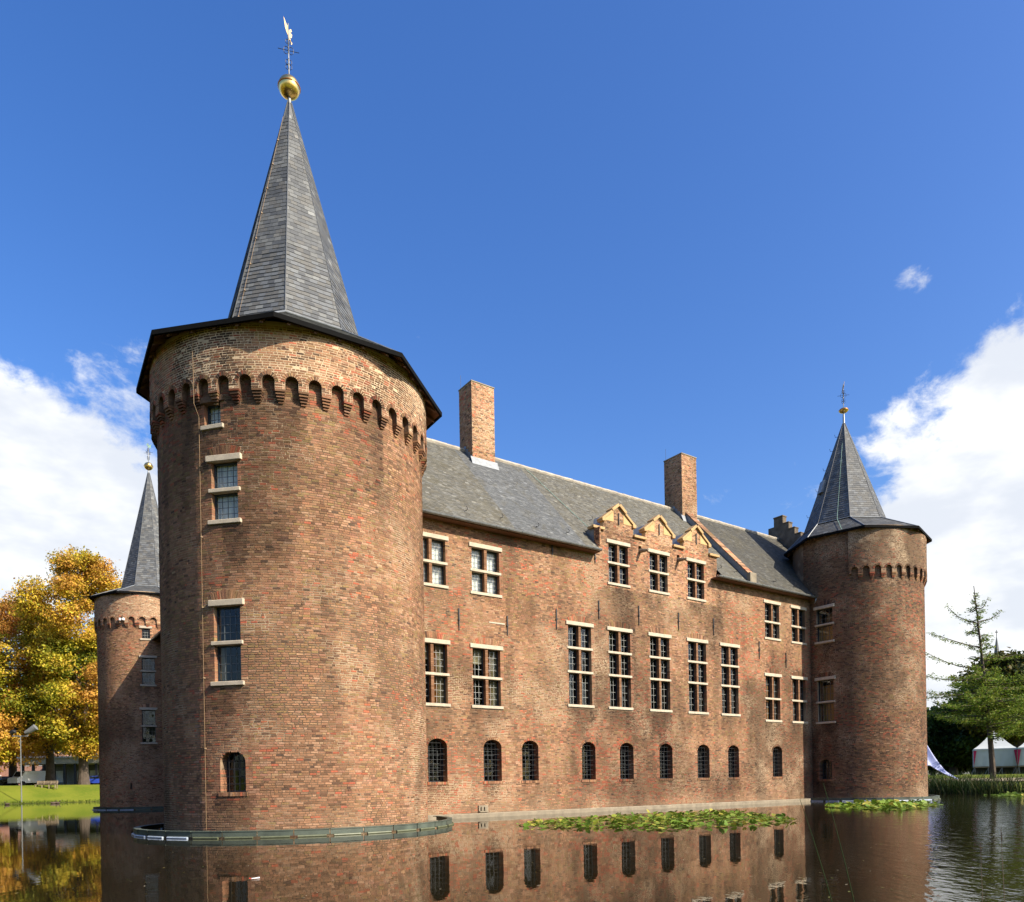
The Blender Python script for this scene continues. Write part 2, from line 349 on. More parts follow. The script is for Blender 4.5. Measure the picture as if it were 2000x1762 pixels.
# ------------------------------------------------------------------ brickwork
PAL = np.array([(.240, .128, .068), (.285, .152, .083), (.335, .100, .052), (.195, .102, .055), (.225, .142, .062), (.130, .071, .041), (.325, .190, .112), (.080, .048, .032)])
PAL = (PAL * .95 + PAL[:4].mean(0) * .05) * np.array([.955, .945, .94])
def brick_cols(P, mode):
    n = len(P); r1 = fbm(P, .45, 3); r2 = fbm(P, .8, 17); r3 = fbm(P, .22, 29, 2); zz = P[:, 2]
    low = np.clip((4.6 - zz) / 2.4, 0, 1)
    w = np.zeros((n, len(PAL))); band = np.exp(-((zz - 5.6 + 1.2 * (r3 - .5)) / 1.15) ** 2) + .8 * np.exp(-((zz - 10.2 + 1.5 * (r3 - .5)) / .9) ** 2)
    w[:, 0] = 3.0; w[:, 1] = 2.2 + low * .6; w[:, 2] = np.clip((r1 - .49) * 16, .06, 3.4) + low * .45; w[:, 3] = 1.5
    w[:, 4] = np.clip((.56 - r2) * 7, .1, 1.6) + 1.5 * band; w[:, 5] = np.clip((r2 - .40) * 6, .15, 2.0); w[:, 6] = np.clip((r3 - .36) * 6, .1, 1.6) + low * .5; w[:, 7] = .10
    if mode == 'drum': w[:, 5] += .8; w[:, 7] += .5; w[:, 2] += .25; w[:, 4] *= .6
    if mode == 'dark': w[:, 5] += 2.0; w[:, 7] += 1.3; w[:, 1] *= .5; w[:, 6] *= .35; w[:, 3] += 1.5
    if mode == 'dormer': w[:, 1] += 2.0; w[:, 6] += 1.5; w[:, 5] += .6; w[:, 7] += .5
    w /= w.sum(1, keepdims=True); k = (np.cumsum(w, 1) > rng.random((n, 1))).argmax(1)
    c = PAL[k] * (1 + rng.normal(0, .09, (n, 1))).clip(.6, 1.45) * (1 + rng.normal(0, .035, (n, 3)))
    sm = lambda x, a, b: np.clip((x - a) / (b - a), 0, 1) ** 2 * (3 - 2 * np.clip((x - a) / (b - a), 0, 1))
    g = 1.20 - .66 * sm(fbm(P * [1, 1, .6], .30, 71, 4), .47, .66) - .30 * sm(fbm(P * [2.6, 2.6, .30], .8, 83, 3), .52, .70)
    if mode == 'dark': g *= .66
    if mode == 'dormer': g = .35 + .75 * g; c = c * 1.28
    if mode == 'drum': c = c * 1.10
    return np.clip(c * np.clip(g, .38, 1.2)[:, None], .012, .75)
class Plane:                            # wall frame: origin, unit direction along, outward normal
    def __init__(s, O, u, n): s.O = np.array(O, float); s.u = np.array(u, float); s.n = np.array(n, float)
    def P(s, S, Z, D):
        S, Z, D = np.broadcast_arrays(np.asarray(S, float), np.asarray(Z, float), np.asarray(D, float))
        return s.O + S[..., None] * s.u + D[..., None] * s.n + Z[..., None] * np.array([0, 0, 1.0])
class Cyl:
    def __init__(s, cx, cy, R): s.cx, s.cy, s.R = cx, cy, R
    def P(s, S, Z, D):
        S, Z, D = np.broadcast_arrays(np.asarray(S, float), np.asarray(Z, float), np.asarray(D, float)); th = S / s.R
        return np.stack([s.cx + (s.R + D) * np.sin(th), s.cy - (s.R + D) * np.cos(th), Z], -1)
def op_span(o, z):                      # blocked interval of an opening at height z
    if z < o['z0'] or z > o['zt']: return None
    h = (o['s1'] - o['s0']) / 2; c = (o['s1'] + o['s0']) / 2
    if o.get('arch') and z > o['z1']:
        k = (z - o['z1']) / (o['zt'] - o['z1']); h *= math.sqrt(max(0, 1 - k * k))
    return (c - h, c + h)
def opening(sc, w, z0, zt, arch=0.0, deep=.28):
    return dict(s0=sc - w / 2, s1=sc + w / 2, z0=z0, z1=zt - arch, zt=zt, arch=arch > 0, deep=deep)
def course_list(s0, s1, z0, z1, ops, stones=(), ch=.068, profile=None, fans=()):
    """brick rectangles: (s0, s1, z0, z1, depth inward)"""
    out = []; n = int(math.ceil((z1 - z0) / ch))
    for i in range(n):
        za = z0 + i * ch; zb = min(z0 + (i + 1) * ch, z1); zm = (za + zb) / 2
        if zb - za < .03: continue
        blk = []
        for o in ops:
            sp = op_span(o, zm)
            if sp: blk.append((sp[0], sp[1], o['deep']))
        for q in stones:
            if q[2] < zm < q[3]: blk.append((q[0], q[1], 0))
        for (sc, zc, r0, r1, am) in fans:
            dz = zm - zc
            if dz <= 0 or dz >= r1: continue
            ho = min(math.sqrt(r1 * r1 - dz * dz), dz * math.tan(am)); hi = math.sqrt(r0 * r0 - dz * dz) if dz < r0 else 0
            if ho > hi: blk += [(sc - ho, sc - hi, 0), (sc + hi, sc + ho, 0)] if hi > 0 else [(sc - ho, sc + ho, 0)]
        spans = [(s0, s1)]
        if profile: spans = profile(zm)
        blk.sort(); free = []
        for a, b in spans:
            x = a; dl = 0
            for c, d, dp in blk:
                if d <= x or c >= b: continue
                if c > x: free.append((x, c, dl, dp))
                x = max(x, d); dl = dp
            if x < b: free.append((x, b, dl, 0))
        for a, b, dl, dr in free:
            x = a - (random.random() * .2 if dl == 0 and a == s0 else 0)
            row = i % 2
            first = True
            while x < b - 1e-4:
                L = (.205 if random.random() < (.78 if row else .45) else .105) * random.uniform(.92, 1.06)
                e = x + L
                if b - e < .05: e = b
                d = .06
                if first and dl: d = dl
                if e >= b - 1e-4 and dr: d = max(d, dr)
                xa = max(x, a)
                if e - xa > .02: out.append((xa, e, za, zb, d))
                x = e; first = False
    return np.array(out)
QB = np.array([(0, 1, 5, 4), (1, 2, 6, 5), (2, 3, 7, 6), (3, 0, 4, 7), (4, 5, 6, 7)])
def brick_arrays(fr, B, proud=.007, joint=.0165, jit=.0045):
    n = len(B); cc = fr.P((B[:, 0] + B[:, 1]) / 2, (B[:, 2] + B[:, 3]) / 2, 0); wj = np.clip((fbm(cc, .42, 51, 3) - .47) * 7 + .7 * np.exp(-((cc[:, 2] - 5.4) / 1.1) ** 2), 0, 1)
    h = (joint * (.72 + .75 * wj)) / 2 + np.abs(rng.normal(0, .0012, n)); jit = jit * (1 + wj)
    edge = B[:, 4] > .1
    s0 = B[:, 0] + h; s1 = B[:, 1] - h; z0 = B[:, 2] + h; z1 = B[:, 3] - h
    d1 = proud + rng.normal(0, .002, n).clip(-.004, .005); d0 = -B[:, 4]
    V = np.zeros((n, 8, 3)); c = [(s0, z0), (s1, z0), (s1, z1), (s0, z1)]
    for k, (s, z) in enumerate(c):
        V[:, k] = fr.P(s, z, d0)
        V[:, k + 4] = fr.P(s + rng.normal(0, jit, n) * ~edge, z + rng.normal(0, jit * .8, n), d1 + rng.normal(0, .0006, n))
    return V
def centre_of(V): return V[:, 4:8].mean(1)
BRICK_MESH = {}
def brick_piece_mesh(ci):
    if ci not in BRICK_MESH:
        r = np.random.default_rng(ci); v = np.array([(-.5, 1, -.5), (.5, 1, -.5), (.5, 1, .5), (-.5, 1, .5), (-.5, 0, -.5), (.5, 0, -.5), (.5, 0, .5), (-.5, 0, .5)], float)
        v[4:, 0] += r.normal(0, .012, 4); v[4:, 2] += r.normal(0, .04, 4); v[4:, 1] += r.normal(0, .01, 4)
        F = np.array([(0, 4, 5, 1), (1, 5, 6, 2), (2, 6, 7, 3), (3, 7, 4, 0), (4, 7, 6, 5)])[:, ::-1]
        col = np.repeat([PAL[ci % len(PAL)] * (.8 + .2 * (ci // len(PAL)))], 5, 0)
        me = mesh_np('brick', v, F, col); me.materials.append(M['brick']); BRICK_MESH[ci] = me
    return BRICK_MESH[ci]
def brickwork(fr, B, parent, mode='wall', pieces=300, proud=.006, joint=.0165, name='brickwork', streaks=()):
    if len(B) == 0: return
    V = brick_arrays(fr, B, proud, joint); Cn = centre_of(V); col = brick_cols(Cn, mode)
    sm_, zm_ = (B[:, 0] + B[:, 1]) / 2, (B[:, 2] + B[:, 3]) / 2
    for (sc, hw, zt, ln) in streaks:       # soot and runoff below the sills
        u = (zt - zm_) / ln; e = np.abs(sm_ - sc) / hw; k = np.where((u > 0) & (u < 1) & (e < 1.25), (1 - u) * np.clip((1.25 - e) * 3, 0, 1), 0) * np.clip(fbm(Cn * [3.2, 3.2, .35], 1.0, 91, 2) * 2.2 - .45, 0, 1)
        col *= (1 - .62 * k)[:, None]
    jb = (B[:, 4] > .1) & (rng.random(len(B)) < .6); col[jb] = col[jb] * .4 + np.array([.29, .125, .072]) * .6
    foot = np.clip((.75 - zm_) / .55, 0, 1) * np.clip(fbm(Cn, 1.1, 97, 3) * 2.2 - .4, 0, 1); col = col * (1 - .45 * foot[:, None]) + np.array([.29, .19, .115]) * (.45 * foot[:, None])
    alg = np.clip((.22 - zm_) / .14, 0, 1)[:, None] * .65; col = col * (1 - alg) + np.array([.060, .058, .026]) * alg
    pick = np.zeros(len(B), bool)
    if pieces:
        d = np.linalg.norm(Cn - CAM, axis=1); d[B[:, 4] > .1] = 1e9
        pick[np.argsort(d)[:pieces]] = True
        for i in np.where(pick)[0]:
            tgt = col[i]; e = [np.abs(PAL[k % 8] * (.8 + .2 * (k // 8)) - tgt).sum() for k in range(24)]
            p = Cn[i]; s = B[i]; a = fr.P((s[0] + s[1]) / 2, 0, 0); a2 = fr.P((s[0] + s[1]) / 2 + .01, 0, 0); u = a2 - a; ang = math.atan2(u[1], u[0])
            o = bpy.data.objects.new('brick', brick_piece_mesh(int(np.argmin(e)))); COL.objects.link(o); o.parent = parent
            o.location = p; o.rotation_euler = (0, 0, ang); o.scale = (s[1] - s[0] - joint, .07, s[3] - s[2] - joint)
    keep = ~pick; V = V[keep]; n = len(V)
    F = (np.arange(n)[:, None, None] * 8 + QB[None]).reshape(-1, 4)
    me = mesh_np(name, V.reshape(-1, 3), F, np.repeat(col[keep], 5, axis=0))
    return obj(name, me, M['brick'], parent, kind='stuff')
def fan_bricks(fr, sc, zc, r0, r1, a0, a1, n, depth, proud=.014, joint=.012):
    """voussoirs of an arch: angle from vertical, radii from the arch centre; 8 corners each"""
    V = np.zeros((n, 8, 3)); st = (a1 - a0) / n
    for i in range(n):
        b0 = a0 + i * st; b1 = b0 + st; g = joint / 2
        q = [(r0, b0, g), (r0, b1, -g), (r1, b1, -g), (r1, b0, g)]
        for k, (r, b, e) in enumerate(q):
            s = sc + r * math.sin(b) + e * math.cos(b); z = zc + r * math.cos(b) - e * math.sin(b)
            V[i, k] = fr.P(s, z, -depth); V[i, k + 4] = fr.P(s, z, proud + random.gauss(0, .003))
    return V[:, [0, 1, 2, 3, 4, 5, 6, 7]]
def solid_bricks(name, Vs, parent, mode='wall'):
    V = np.concatenate(Vs); n = len(V); col = brick_cols(centre_of(V), mode)
    F = (np.arange(n)[:, None, None] * 8 + QB[None]).reshape(-1, 4)
    return obj(name, mesh_np(name, V.reshape(-1, 3), F, np.repeat(col, 5, axis=0)), M['brick'], parent)
def wall_core(name, fr, s0, s1, z0, z1, ops, parent, material, step=None, e=.008, cuts=((), ()), accept=None):
    """mortar bed with the openings cut out and lined"""
    ss = {round(s0, 4), round(s1, 4)}; zs = {round(z0, 4), round(z1, 4)}
    for o in ops:
        ss |= {round(o['s0'] - e, 4), round(o['s1'] + e, 4)}; zs |= {round(o['z0'] - e, 4), round(o['zt'] + e, 4)}
    ss |= set(cuts[0]); zs |= set(cuts[1])
    ss = sorted(x for x in ss if s0 - .001 <= x <= s1 + .001); zs = sorted(x for x in zs if z0 - .001 <= x <= z1 + .001)
    if step:
        o2 = []
        for a, b in zip(ss, ss[1:]):
            k = max(1, int(math.ceil((b - a) / step))); o2 += [a + (b - a) * i / k for i in range(k)]
        ss = o2 + [ss[-1]]
    mb = MB(); P = lambda s, z, d: fr.P(s, z, d)
    for a, b in zip(ss, ss[1:]):
        for c, d in zip(zs, zs[1:]):
            sm, zm = (a + b) / 2, (c + d) / 2
            if any(o['s0'] - e < sm < o['s1'] + e and o['z0'] - e < zm < o['zt'] + e for o in ops): continue
            if accept and not accept(sm, zm): continue
            mb.face([P(a, c, 0), P(b, c, 0), P(b, d, 0), P(a, d, 0)])
    for o in ops:
        a, b, c, d = o['s0'] - e, o['s1'] + e, o['z0'] - e, o['zt'] + e; D = -o['deep'] - .12
        pts = [(a, c), (b, c)]
        if o['arch']:
            m = (a + b) / 2; h = (b - a) / 2; zz = o['z1']; rr = d - zz; arc = [(m + h * math.cos(t), zz + rr * math.sin(t)) for t in np.linspace(0, math.pi, 13)]
            pts += arc
            for k in range(6): mb.face([P(b, d, 0), P(*arc[k + 1], 0), P(*arc[k], 0)])
            for k in range(6, 12): mb.face([P(a, d, 0), P(*arc[k + 1], 0), P(*arc[k], 0)])
            mb.face([P(a, d, 0), P(*arc[6], 0), P(b, d, 0)])
        else: pts += [(b, d), (a, d)]
        for (p, q) in zip(pts, pts[1:] + pts[:1]):
            mb.face([P(*p, 0), P(*p, D), P(*q, D), P(*q, 0)])
    return mb.build(name, material, parent)

# ------------------------------------------------------------------ windows (local frame: x along the wall, -y outwards, z up, origin at sill centre)
def glass_light(name, x0, x1, z0, z1, y, nx, nz, parent, barmat, arch=0.0, bw=.012, tilt=.003):
    mb = MB(); w = (x1 - x0) / nx; h = (z1 - z0) / nz
    for i in range(nx):
        for j in range(nz):
            a, b = random.gauss(0, tilt) * w, random.gauss(0, tilt) * h
            X0, X1, Z0, Z1 = x0 + i * w, x0 + (i + 1) * w, z0 + j * h, z0 + (j + 1) * h
            mb.face([(X0, y - a - b, Z0), (X1, y + a - b, Z0), (X1, y + a + b, Z1), (X0, y - a + b, Z1)])
    if arch:
        m = (x0 + x1) / 2; hw = (x1 - x0) / 2
        mb.face([(x0, y, z1), (x1, y, z1)] + [(m + hw * math.cos(t), y, z1 + arch * math.sin(t)) for t in np.linspace(0, math.pi, 11)[1:-1]])
    mb.build(name, M['glass'], parent)
    gb = MB(); yb = y - .012
    for i in range(1, nx): 
        zt = z1 + (arch * math.sqrt(max(0, 1 - ((i / nx - .5) * 2) ** 2)) if arch else 0)
        gb.box((x0 + i * w - bw / 2, yb, z0), (x0 + i * w + bw / 2, yb + .02, zt))
    for j in range(1, nz + (1 if arch else 0)): gb.box((x0, yb - .004, z0 + j * h - bw / 2), (x1, yb + .014, z0 + j * h + bw / 2))
    if gb.v: gb.build('glazing_bars', barmat, parent)
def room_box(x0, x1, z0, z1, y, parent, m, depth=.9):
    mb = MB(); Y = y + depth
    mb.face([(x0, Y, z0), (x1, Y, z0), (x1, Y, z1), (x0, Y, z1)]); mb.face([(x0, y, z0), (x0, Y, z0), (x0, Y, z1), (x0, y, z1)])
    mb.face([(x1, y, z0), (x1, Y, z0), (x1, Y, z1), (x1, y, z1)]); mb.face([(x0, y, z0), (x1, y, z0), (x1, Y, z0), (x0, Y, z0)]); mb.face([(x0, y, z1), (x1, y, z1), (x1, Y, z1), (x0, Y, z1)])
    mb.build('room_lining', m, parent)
def curtain(x0, x1, z0, z1, y, parent, m, wav=.02, n=14):
    mb = MB(); b = 0
    xs = np.linspace(x0, x1, n + 1); yy = [y + (wav if i % 2 else -wav) for i in range(n + 1)]
    for i in range(n): mb.face([(xs[i], yy[i], z0), (xs[i + 1], yy[i + 1], z0), (xs[i + 1], yy[i + 1], z1), (xs[i], yy[i], z1)])
    mb.build('curtain', m, parent)
def stone_block(name, x0, x1, z0, z1, y0, y1, parent, m=None, bev=.012):
    bm = bmesh.new(); bmesh.ops.create_cube(bm, size=1)
    for v in bm.verts: v.co = Vector(((x0 + x1) / 2 + v.co.x * (x1 - x0), (y0 + y1) / 2 + v.co.y * (y1 - y0), (z0 + z1) / 2 + v.co.z * (z1 - z0)))
    bmesh.ops.bevel(bm, geom=bm.edges[:], offset=bev, segments=1, affect='EDGES', profile=.5)
    me = bpy.data.meshes.new(name); bm.to_mesh(me); bm.free()
    return obj(name, me, m or M['stone'], parent)
def stone_window(parent, origin, rz, w, h, rows, cols=1, mull=.13, nx=3, nz=4, recess=.20, lintel=True, sill=True, barmat='bars', curt=None, room='room', lint_over=.14, tr_th=.11, lint_m=None, label=None):
    """rows: list of heights of the transom centres above the sill"""
    fm = MB(); fwd = .04; y0 = recess
    edges = [0] + list(rows) + [h]; cw = (w - (cols - 1) * mull) / cols; lights = []
    for c in range(cols):
        xa = -w / 2 + c * (cw + mull); xb = xa + cw
        for a, b in zip(edges, edges[1:]):
            za = a + (tr_th / 2 if a else 0); zb = b - (tr_th / 2 if b != h else 0)
            for (p, q, r, s) in ((xa, xa + fwd, za, zb), (xb - fwd, xb, za, zb), (xa + fwd, xb - fwd, za, za + fwd), (xa + fwd, xb - fwd, zb - fwd, zb)):
                fm.box((p, y0 - .03, r), (q, y0 + .05, s))
            lights.append((xa + fwd, xb - fwd, za + fwd, zb - fwd))
    win = fm.build('window', M['frame'], parent, loc=origin, rz=rz, label=label)
    for i, (xa, xb, za, zb) in enumerate(lights): glass_light('pane', xa, xb, za, zb, y0 + .01, nx, nz if isinstance(nz, int) else nz[i % len(nz)], win, M[barmat])
    for r in rows: stone_block('transom', -w / 2 - .09, w / 2 + .09, r - tr_th / 2, r + tr_th / 2, -.035, recess + .04, win)
    if cols > 1:
        for c in range(1, cols):
            xm = -w / 2 + c * (cw + mull) - mull / 2
            for a, b in zip(edges, edges[1:]):
                mm = MB(); za = a + (tr_th / 2 if a else 0); zb = b - (tr_th / 2 if b != h else 0); n = max(1, int((zb - za) / .075)); vs_ = []
                for k in range(n):
                    zA, zB = za + (zb - za) * k / n + .004, za + (zb - za) * (k + 1) / n - .004
                    vs_.append([(xm - mull / 2, y0 + .04, zA), (xm + mull / 2, y0 + .04, zA), (xm + mull / 2, y0 + .04, zB), (xm - mull / 2, y0 + .04, zB), (xm - mull / 2, 0, zA), (xm + mull / 2, 0, zA), (xm + mull / 2, 0, zB), (xm - mull / 2, 0, zB)])
                VV = np.array(vs_); F = (np.arange(n)[:, None, None] * 8 + QB[None]).reshape(-1, 4)
                col = np.repeat(PAL[rng.choice([0, 1, 3], n)] * .95, 5, axis=0)
                obj('mullion', mesh_np('mullion', VV.reshape(-1, 3), F, col), M['brick'], win)
    if lintel: stone_block('lintel', -w / 2 - lint_over, w / 2 + lint_over, h + .003, h + .175, -.06, .10, win, lint_m)
    if sill: stone_block('sill', -w / 2 - .11, w / 2 + .11, -.125, -.003, -.055, recess, win)
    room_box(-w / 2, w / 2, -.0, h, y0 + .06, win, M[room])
    if curt:
        for (fa, fb, ga, gb, mk, dy) in curt: curtain(-w / 2 + w * fa, -w / 2 + w * fb, h * ga, h * gb, y0 + dy, win, M[mk], .012 if 'white' in mk else .03)
    return win
def arch_window(parent, origin, rz, w, h, arch, recess=.34, grille=True, room='room'):
    fm = MB(); y0 = recess; f = .045; m = 0; hw = w / 2
    def ring(r, rr): return [(-r, 0.0)] + [(-r * math.cos(t), h - arch + rr * math.sin(t)) for t in np.linspace(0, math.pi, 13)] + [(r, 0.0)]
    A = ring(hw, arch); B = ring(hw - f, arch - f)
    for i in range(len(A) - 1):
        p, q, r, s = A[i], A[i + 1], B[i + 1], B[i]
        fm.hexa([(p[0], y0 - .03, p[1]), (q[0], y0 - .03, q[1]), (r[0], y0 - .03, r[1]), (s[0], y0 - .03, s[1]), (p[0], y0 + .05, p[1]), (q[0], y0 + .05, q[1]), (r[0], y0 + .05, r[1]), (s[0], y0 + .05, s[1])])
    fm.box((-hw, y0 - .03, 0), (hw, y0 + .05, f))
    win = fm.build('window', M['frame'], parent, loc=origin, rz=rz)
    glass_light('pane', -hw + f, hw - f, f, h - arch, y0 + .01, 4, max(4, int((h - arch) / .17)), win, M['bars_dark'], arch - f, .008, .003)
    if grille:
        g = MB(); yg = .11
        for x in (-hw * .45, 0, hw * .45): g.tube([(x, yg, 0), (x, yg, h - arch + arch * math.sqrt(1 - (x / hw) ** 2))], .007, 6)
        for k in range(1, int(h / .22) + 1):
            z = k * .22
            xx = hw if z < h - arch else hw * math.sqrt(max(0, 1 - ((z - h + arch) / arch) ** 2))
            if xx > .05: g.tube([(-xx, yg, z), (xx, yg, z)], .0065, 6)
        g.build('grille', M['iron'], win)
    room_box(-hw, hw, 0, h, y0 + .06, win, M[room], .6)
    return win
def sill_course(fr, sc, w, z, parent, h=.11):
    n = max(3, int((w + .12) / .07)); V = np.zeros((n, 8, 3)); a = sc - (w + .12) / 2; st = (w + .12) / n
    for i in range(n):
        q = [(a + i * st + .005, z - h), (a + (i + 1) * st - .005, z - h), (a + (i + 1) * st - .005, z), (a + i * st + .005, z)]
        for k, (s, zz) in enumerate(q): V[i, k] = fr.P(s, zz, -.34); V[i, k + 4] = fr.P(s, zz, .03 + random.gauss(0, .004))
    return solid_bricks('brick_sill', [V], parent)

# ------------------------------------------------------------------ slates
SL0 = np.array([(.096, .100, .101), (.080, .084, .086), (.118, .121, .118), (.100, .098, .091), (.066, .070, .074)])
def slate_rows(O, u, v, n, L, W0, W1, W2, W3, ex=.15, sw=.23, tone=1.0, pal=SL0, start=0):
    """roof face: origin O, u across, v up the slope, n outward; left/right edges run from W0..W1 at the foot to W2..W3 at the head"""
    out = []; cols = []; rows = int(L / ex)
    for i in range(rows):
        va, vb = i * ex, min(L, (i + 1) * ex + .03)
        la, ra = W0 + (W2 - W0) * va / L, W1 + (W3 - W1) * va / L; lb, rb = W0 + (W2 - W0) * vb / L, W1 + (W3 - W1) * vb / L
        x = min(la, lb) - sw * (.5 if i % 2 else 0) - random.random() * .02
        while x < max(ra, rb):
            w = sw * random.uniform(.85, 1.12); a0, a1 = max(x, la), min(x + w - .006, ra); b0, b1 = max(x, lb), min(x + w - .006, rb)
            x += w
            if a1 - a0 < .015: continue
            if b1 < b0: b0 = b1 = (max(min(a0, rb), lb) + max(min(a1, rb), lb)) / 2
            h0, h1 = .015 + random.gauss(0, .002), .005; dv = random.gauss(0, .006)
            out.append([(a0, va + dv, h0), (a1, va + dv, h0), (b1, vb, h1), (b0, vb, h1), (a0, va + dv, 0), (a1, va + dv, 0)])
            c = pal[random.randrange(len(pal))] * random.uniform(.82, 1.2) * tone
            if random.random() < .05: c = c * 1.5
            cols.append(c)
    A = np.array(out); P = O + A[..., :1] * u + A[..., 1:2] * v + A[..., 2:3] * n
    return P, np.array(cols)
QS = np.array([(0, 1, 2, 3), (4, 5, 1, 0), (5, 2, 2, 1), (3, 4, 0, 0)])[:2]
SLATE_MESH = {}
def slates(parts, parent, material, pieces=300, name='slates'):
    P = np.concatenate([a for a, b in parts]); C = np.concatenate([b for a, b in parts]); pick = np.zeros(len(P), bool)
    cn = P[:, :4].mean(1); nn = np.cross(P[:, 1] - P[:, 0], P[:, 3] - P[:, 0]); vis = ((CAM - cn) * nn).sum(1) > 0
    if pieces:
        full = (np.linalg.norm(P[:, 1] - P[:, 0], axis=1) > .15) & (np.abs(np.linalg.norm(P[:, 1] - P[:, 0], axis=1) - np.linalg.norm(P[:, 2] - P[:, 3], axis=1)) < .02)
        d = np.linalg.norm(cn - CAM, axis=1) + 1e6 * (~vis) + 1e6 * (~full)
        idx = np.argsort(d)[:pieces]; idx = idx[d[idx] < 1e5]; pick[idx] = True
        for i in idx:
            key = (id(material), int(np.clip(C[i].mean() / .02, 0, 14)))
            if key not in SLATE_MESH:
                me = mesh_np('slate', [(-.5, 0, 1), (.5, 0, 1), (.5, 1, .3), (-.5, 1, .3), (-.5, 0, 0), (.5, 0, 0)], [(0, 1, 2, 3), (4, 5, 1, 0)], np.repeat([C[i]], 2, 0)); me.materials.append(material); SLATE_MESH[key] = me
            p = P[i]; u = p[5] - p[4]; w = np.linalg.norm(u); u = u / w; v = p[3] - p[0]; l = np.linalg.norm(v); n = np.cross(u, v / l); n /= np.linalg.norm(n); v = np.cross(n, u)
            o = bpy.data.objects.new('slate', SLATE_MESH[key]); COL.objects.link(o); o.parent = parent
            b = (p[4] + p[5]) / 2
            o.matrix_local = Matrix(((u[0] * w, v[0] * l, n[0] * .015, b[0]), (u[1] * w, v[1] * l, n[1] * .015, b[1]), (u[2] * w, v[2] * l, n[2] * .015, b[2]), (0, 0, 0, 1)))
    k = ~pick; P = P[k]; n = len(P); F = (np.arange(n)[:, None, None] * 6 + QS[None]).reshape(-1, 4)
    obj(name, mesh_np(name, P.reshape(-1, 3), F, np.repeat(C[k], 2, 0)), material, parent, kind='stuff')

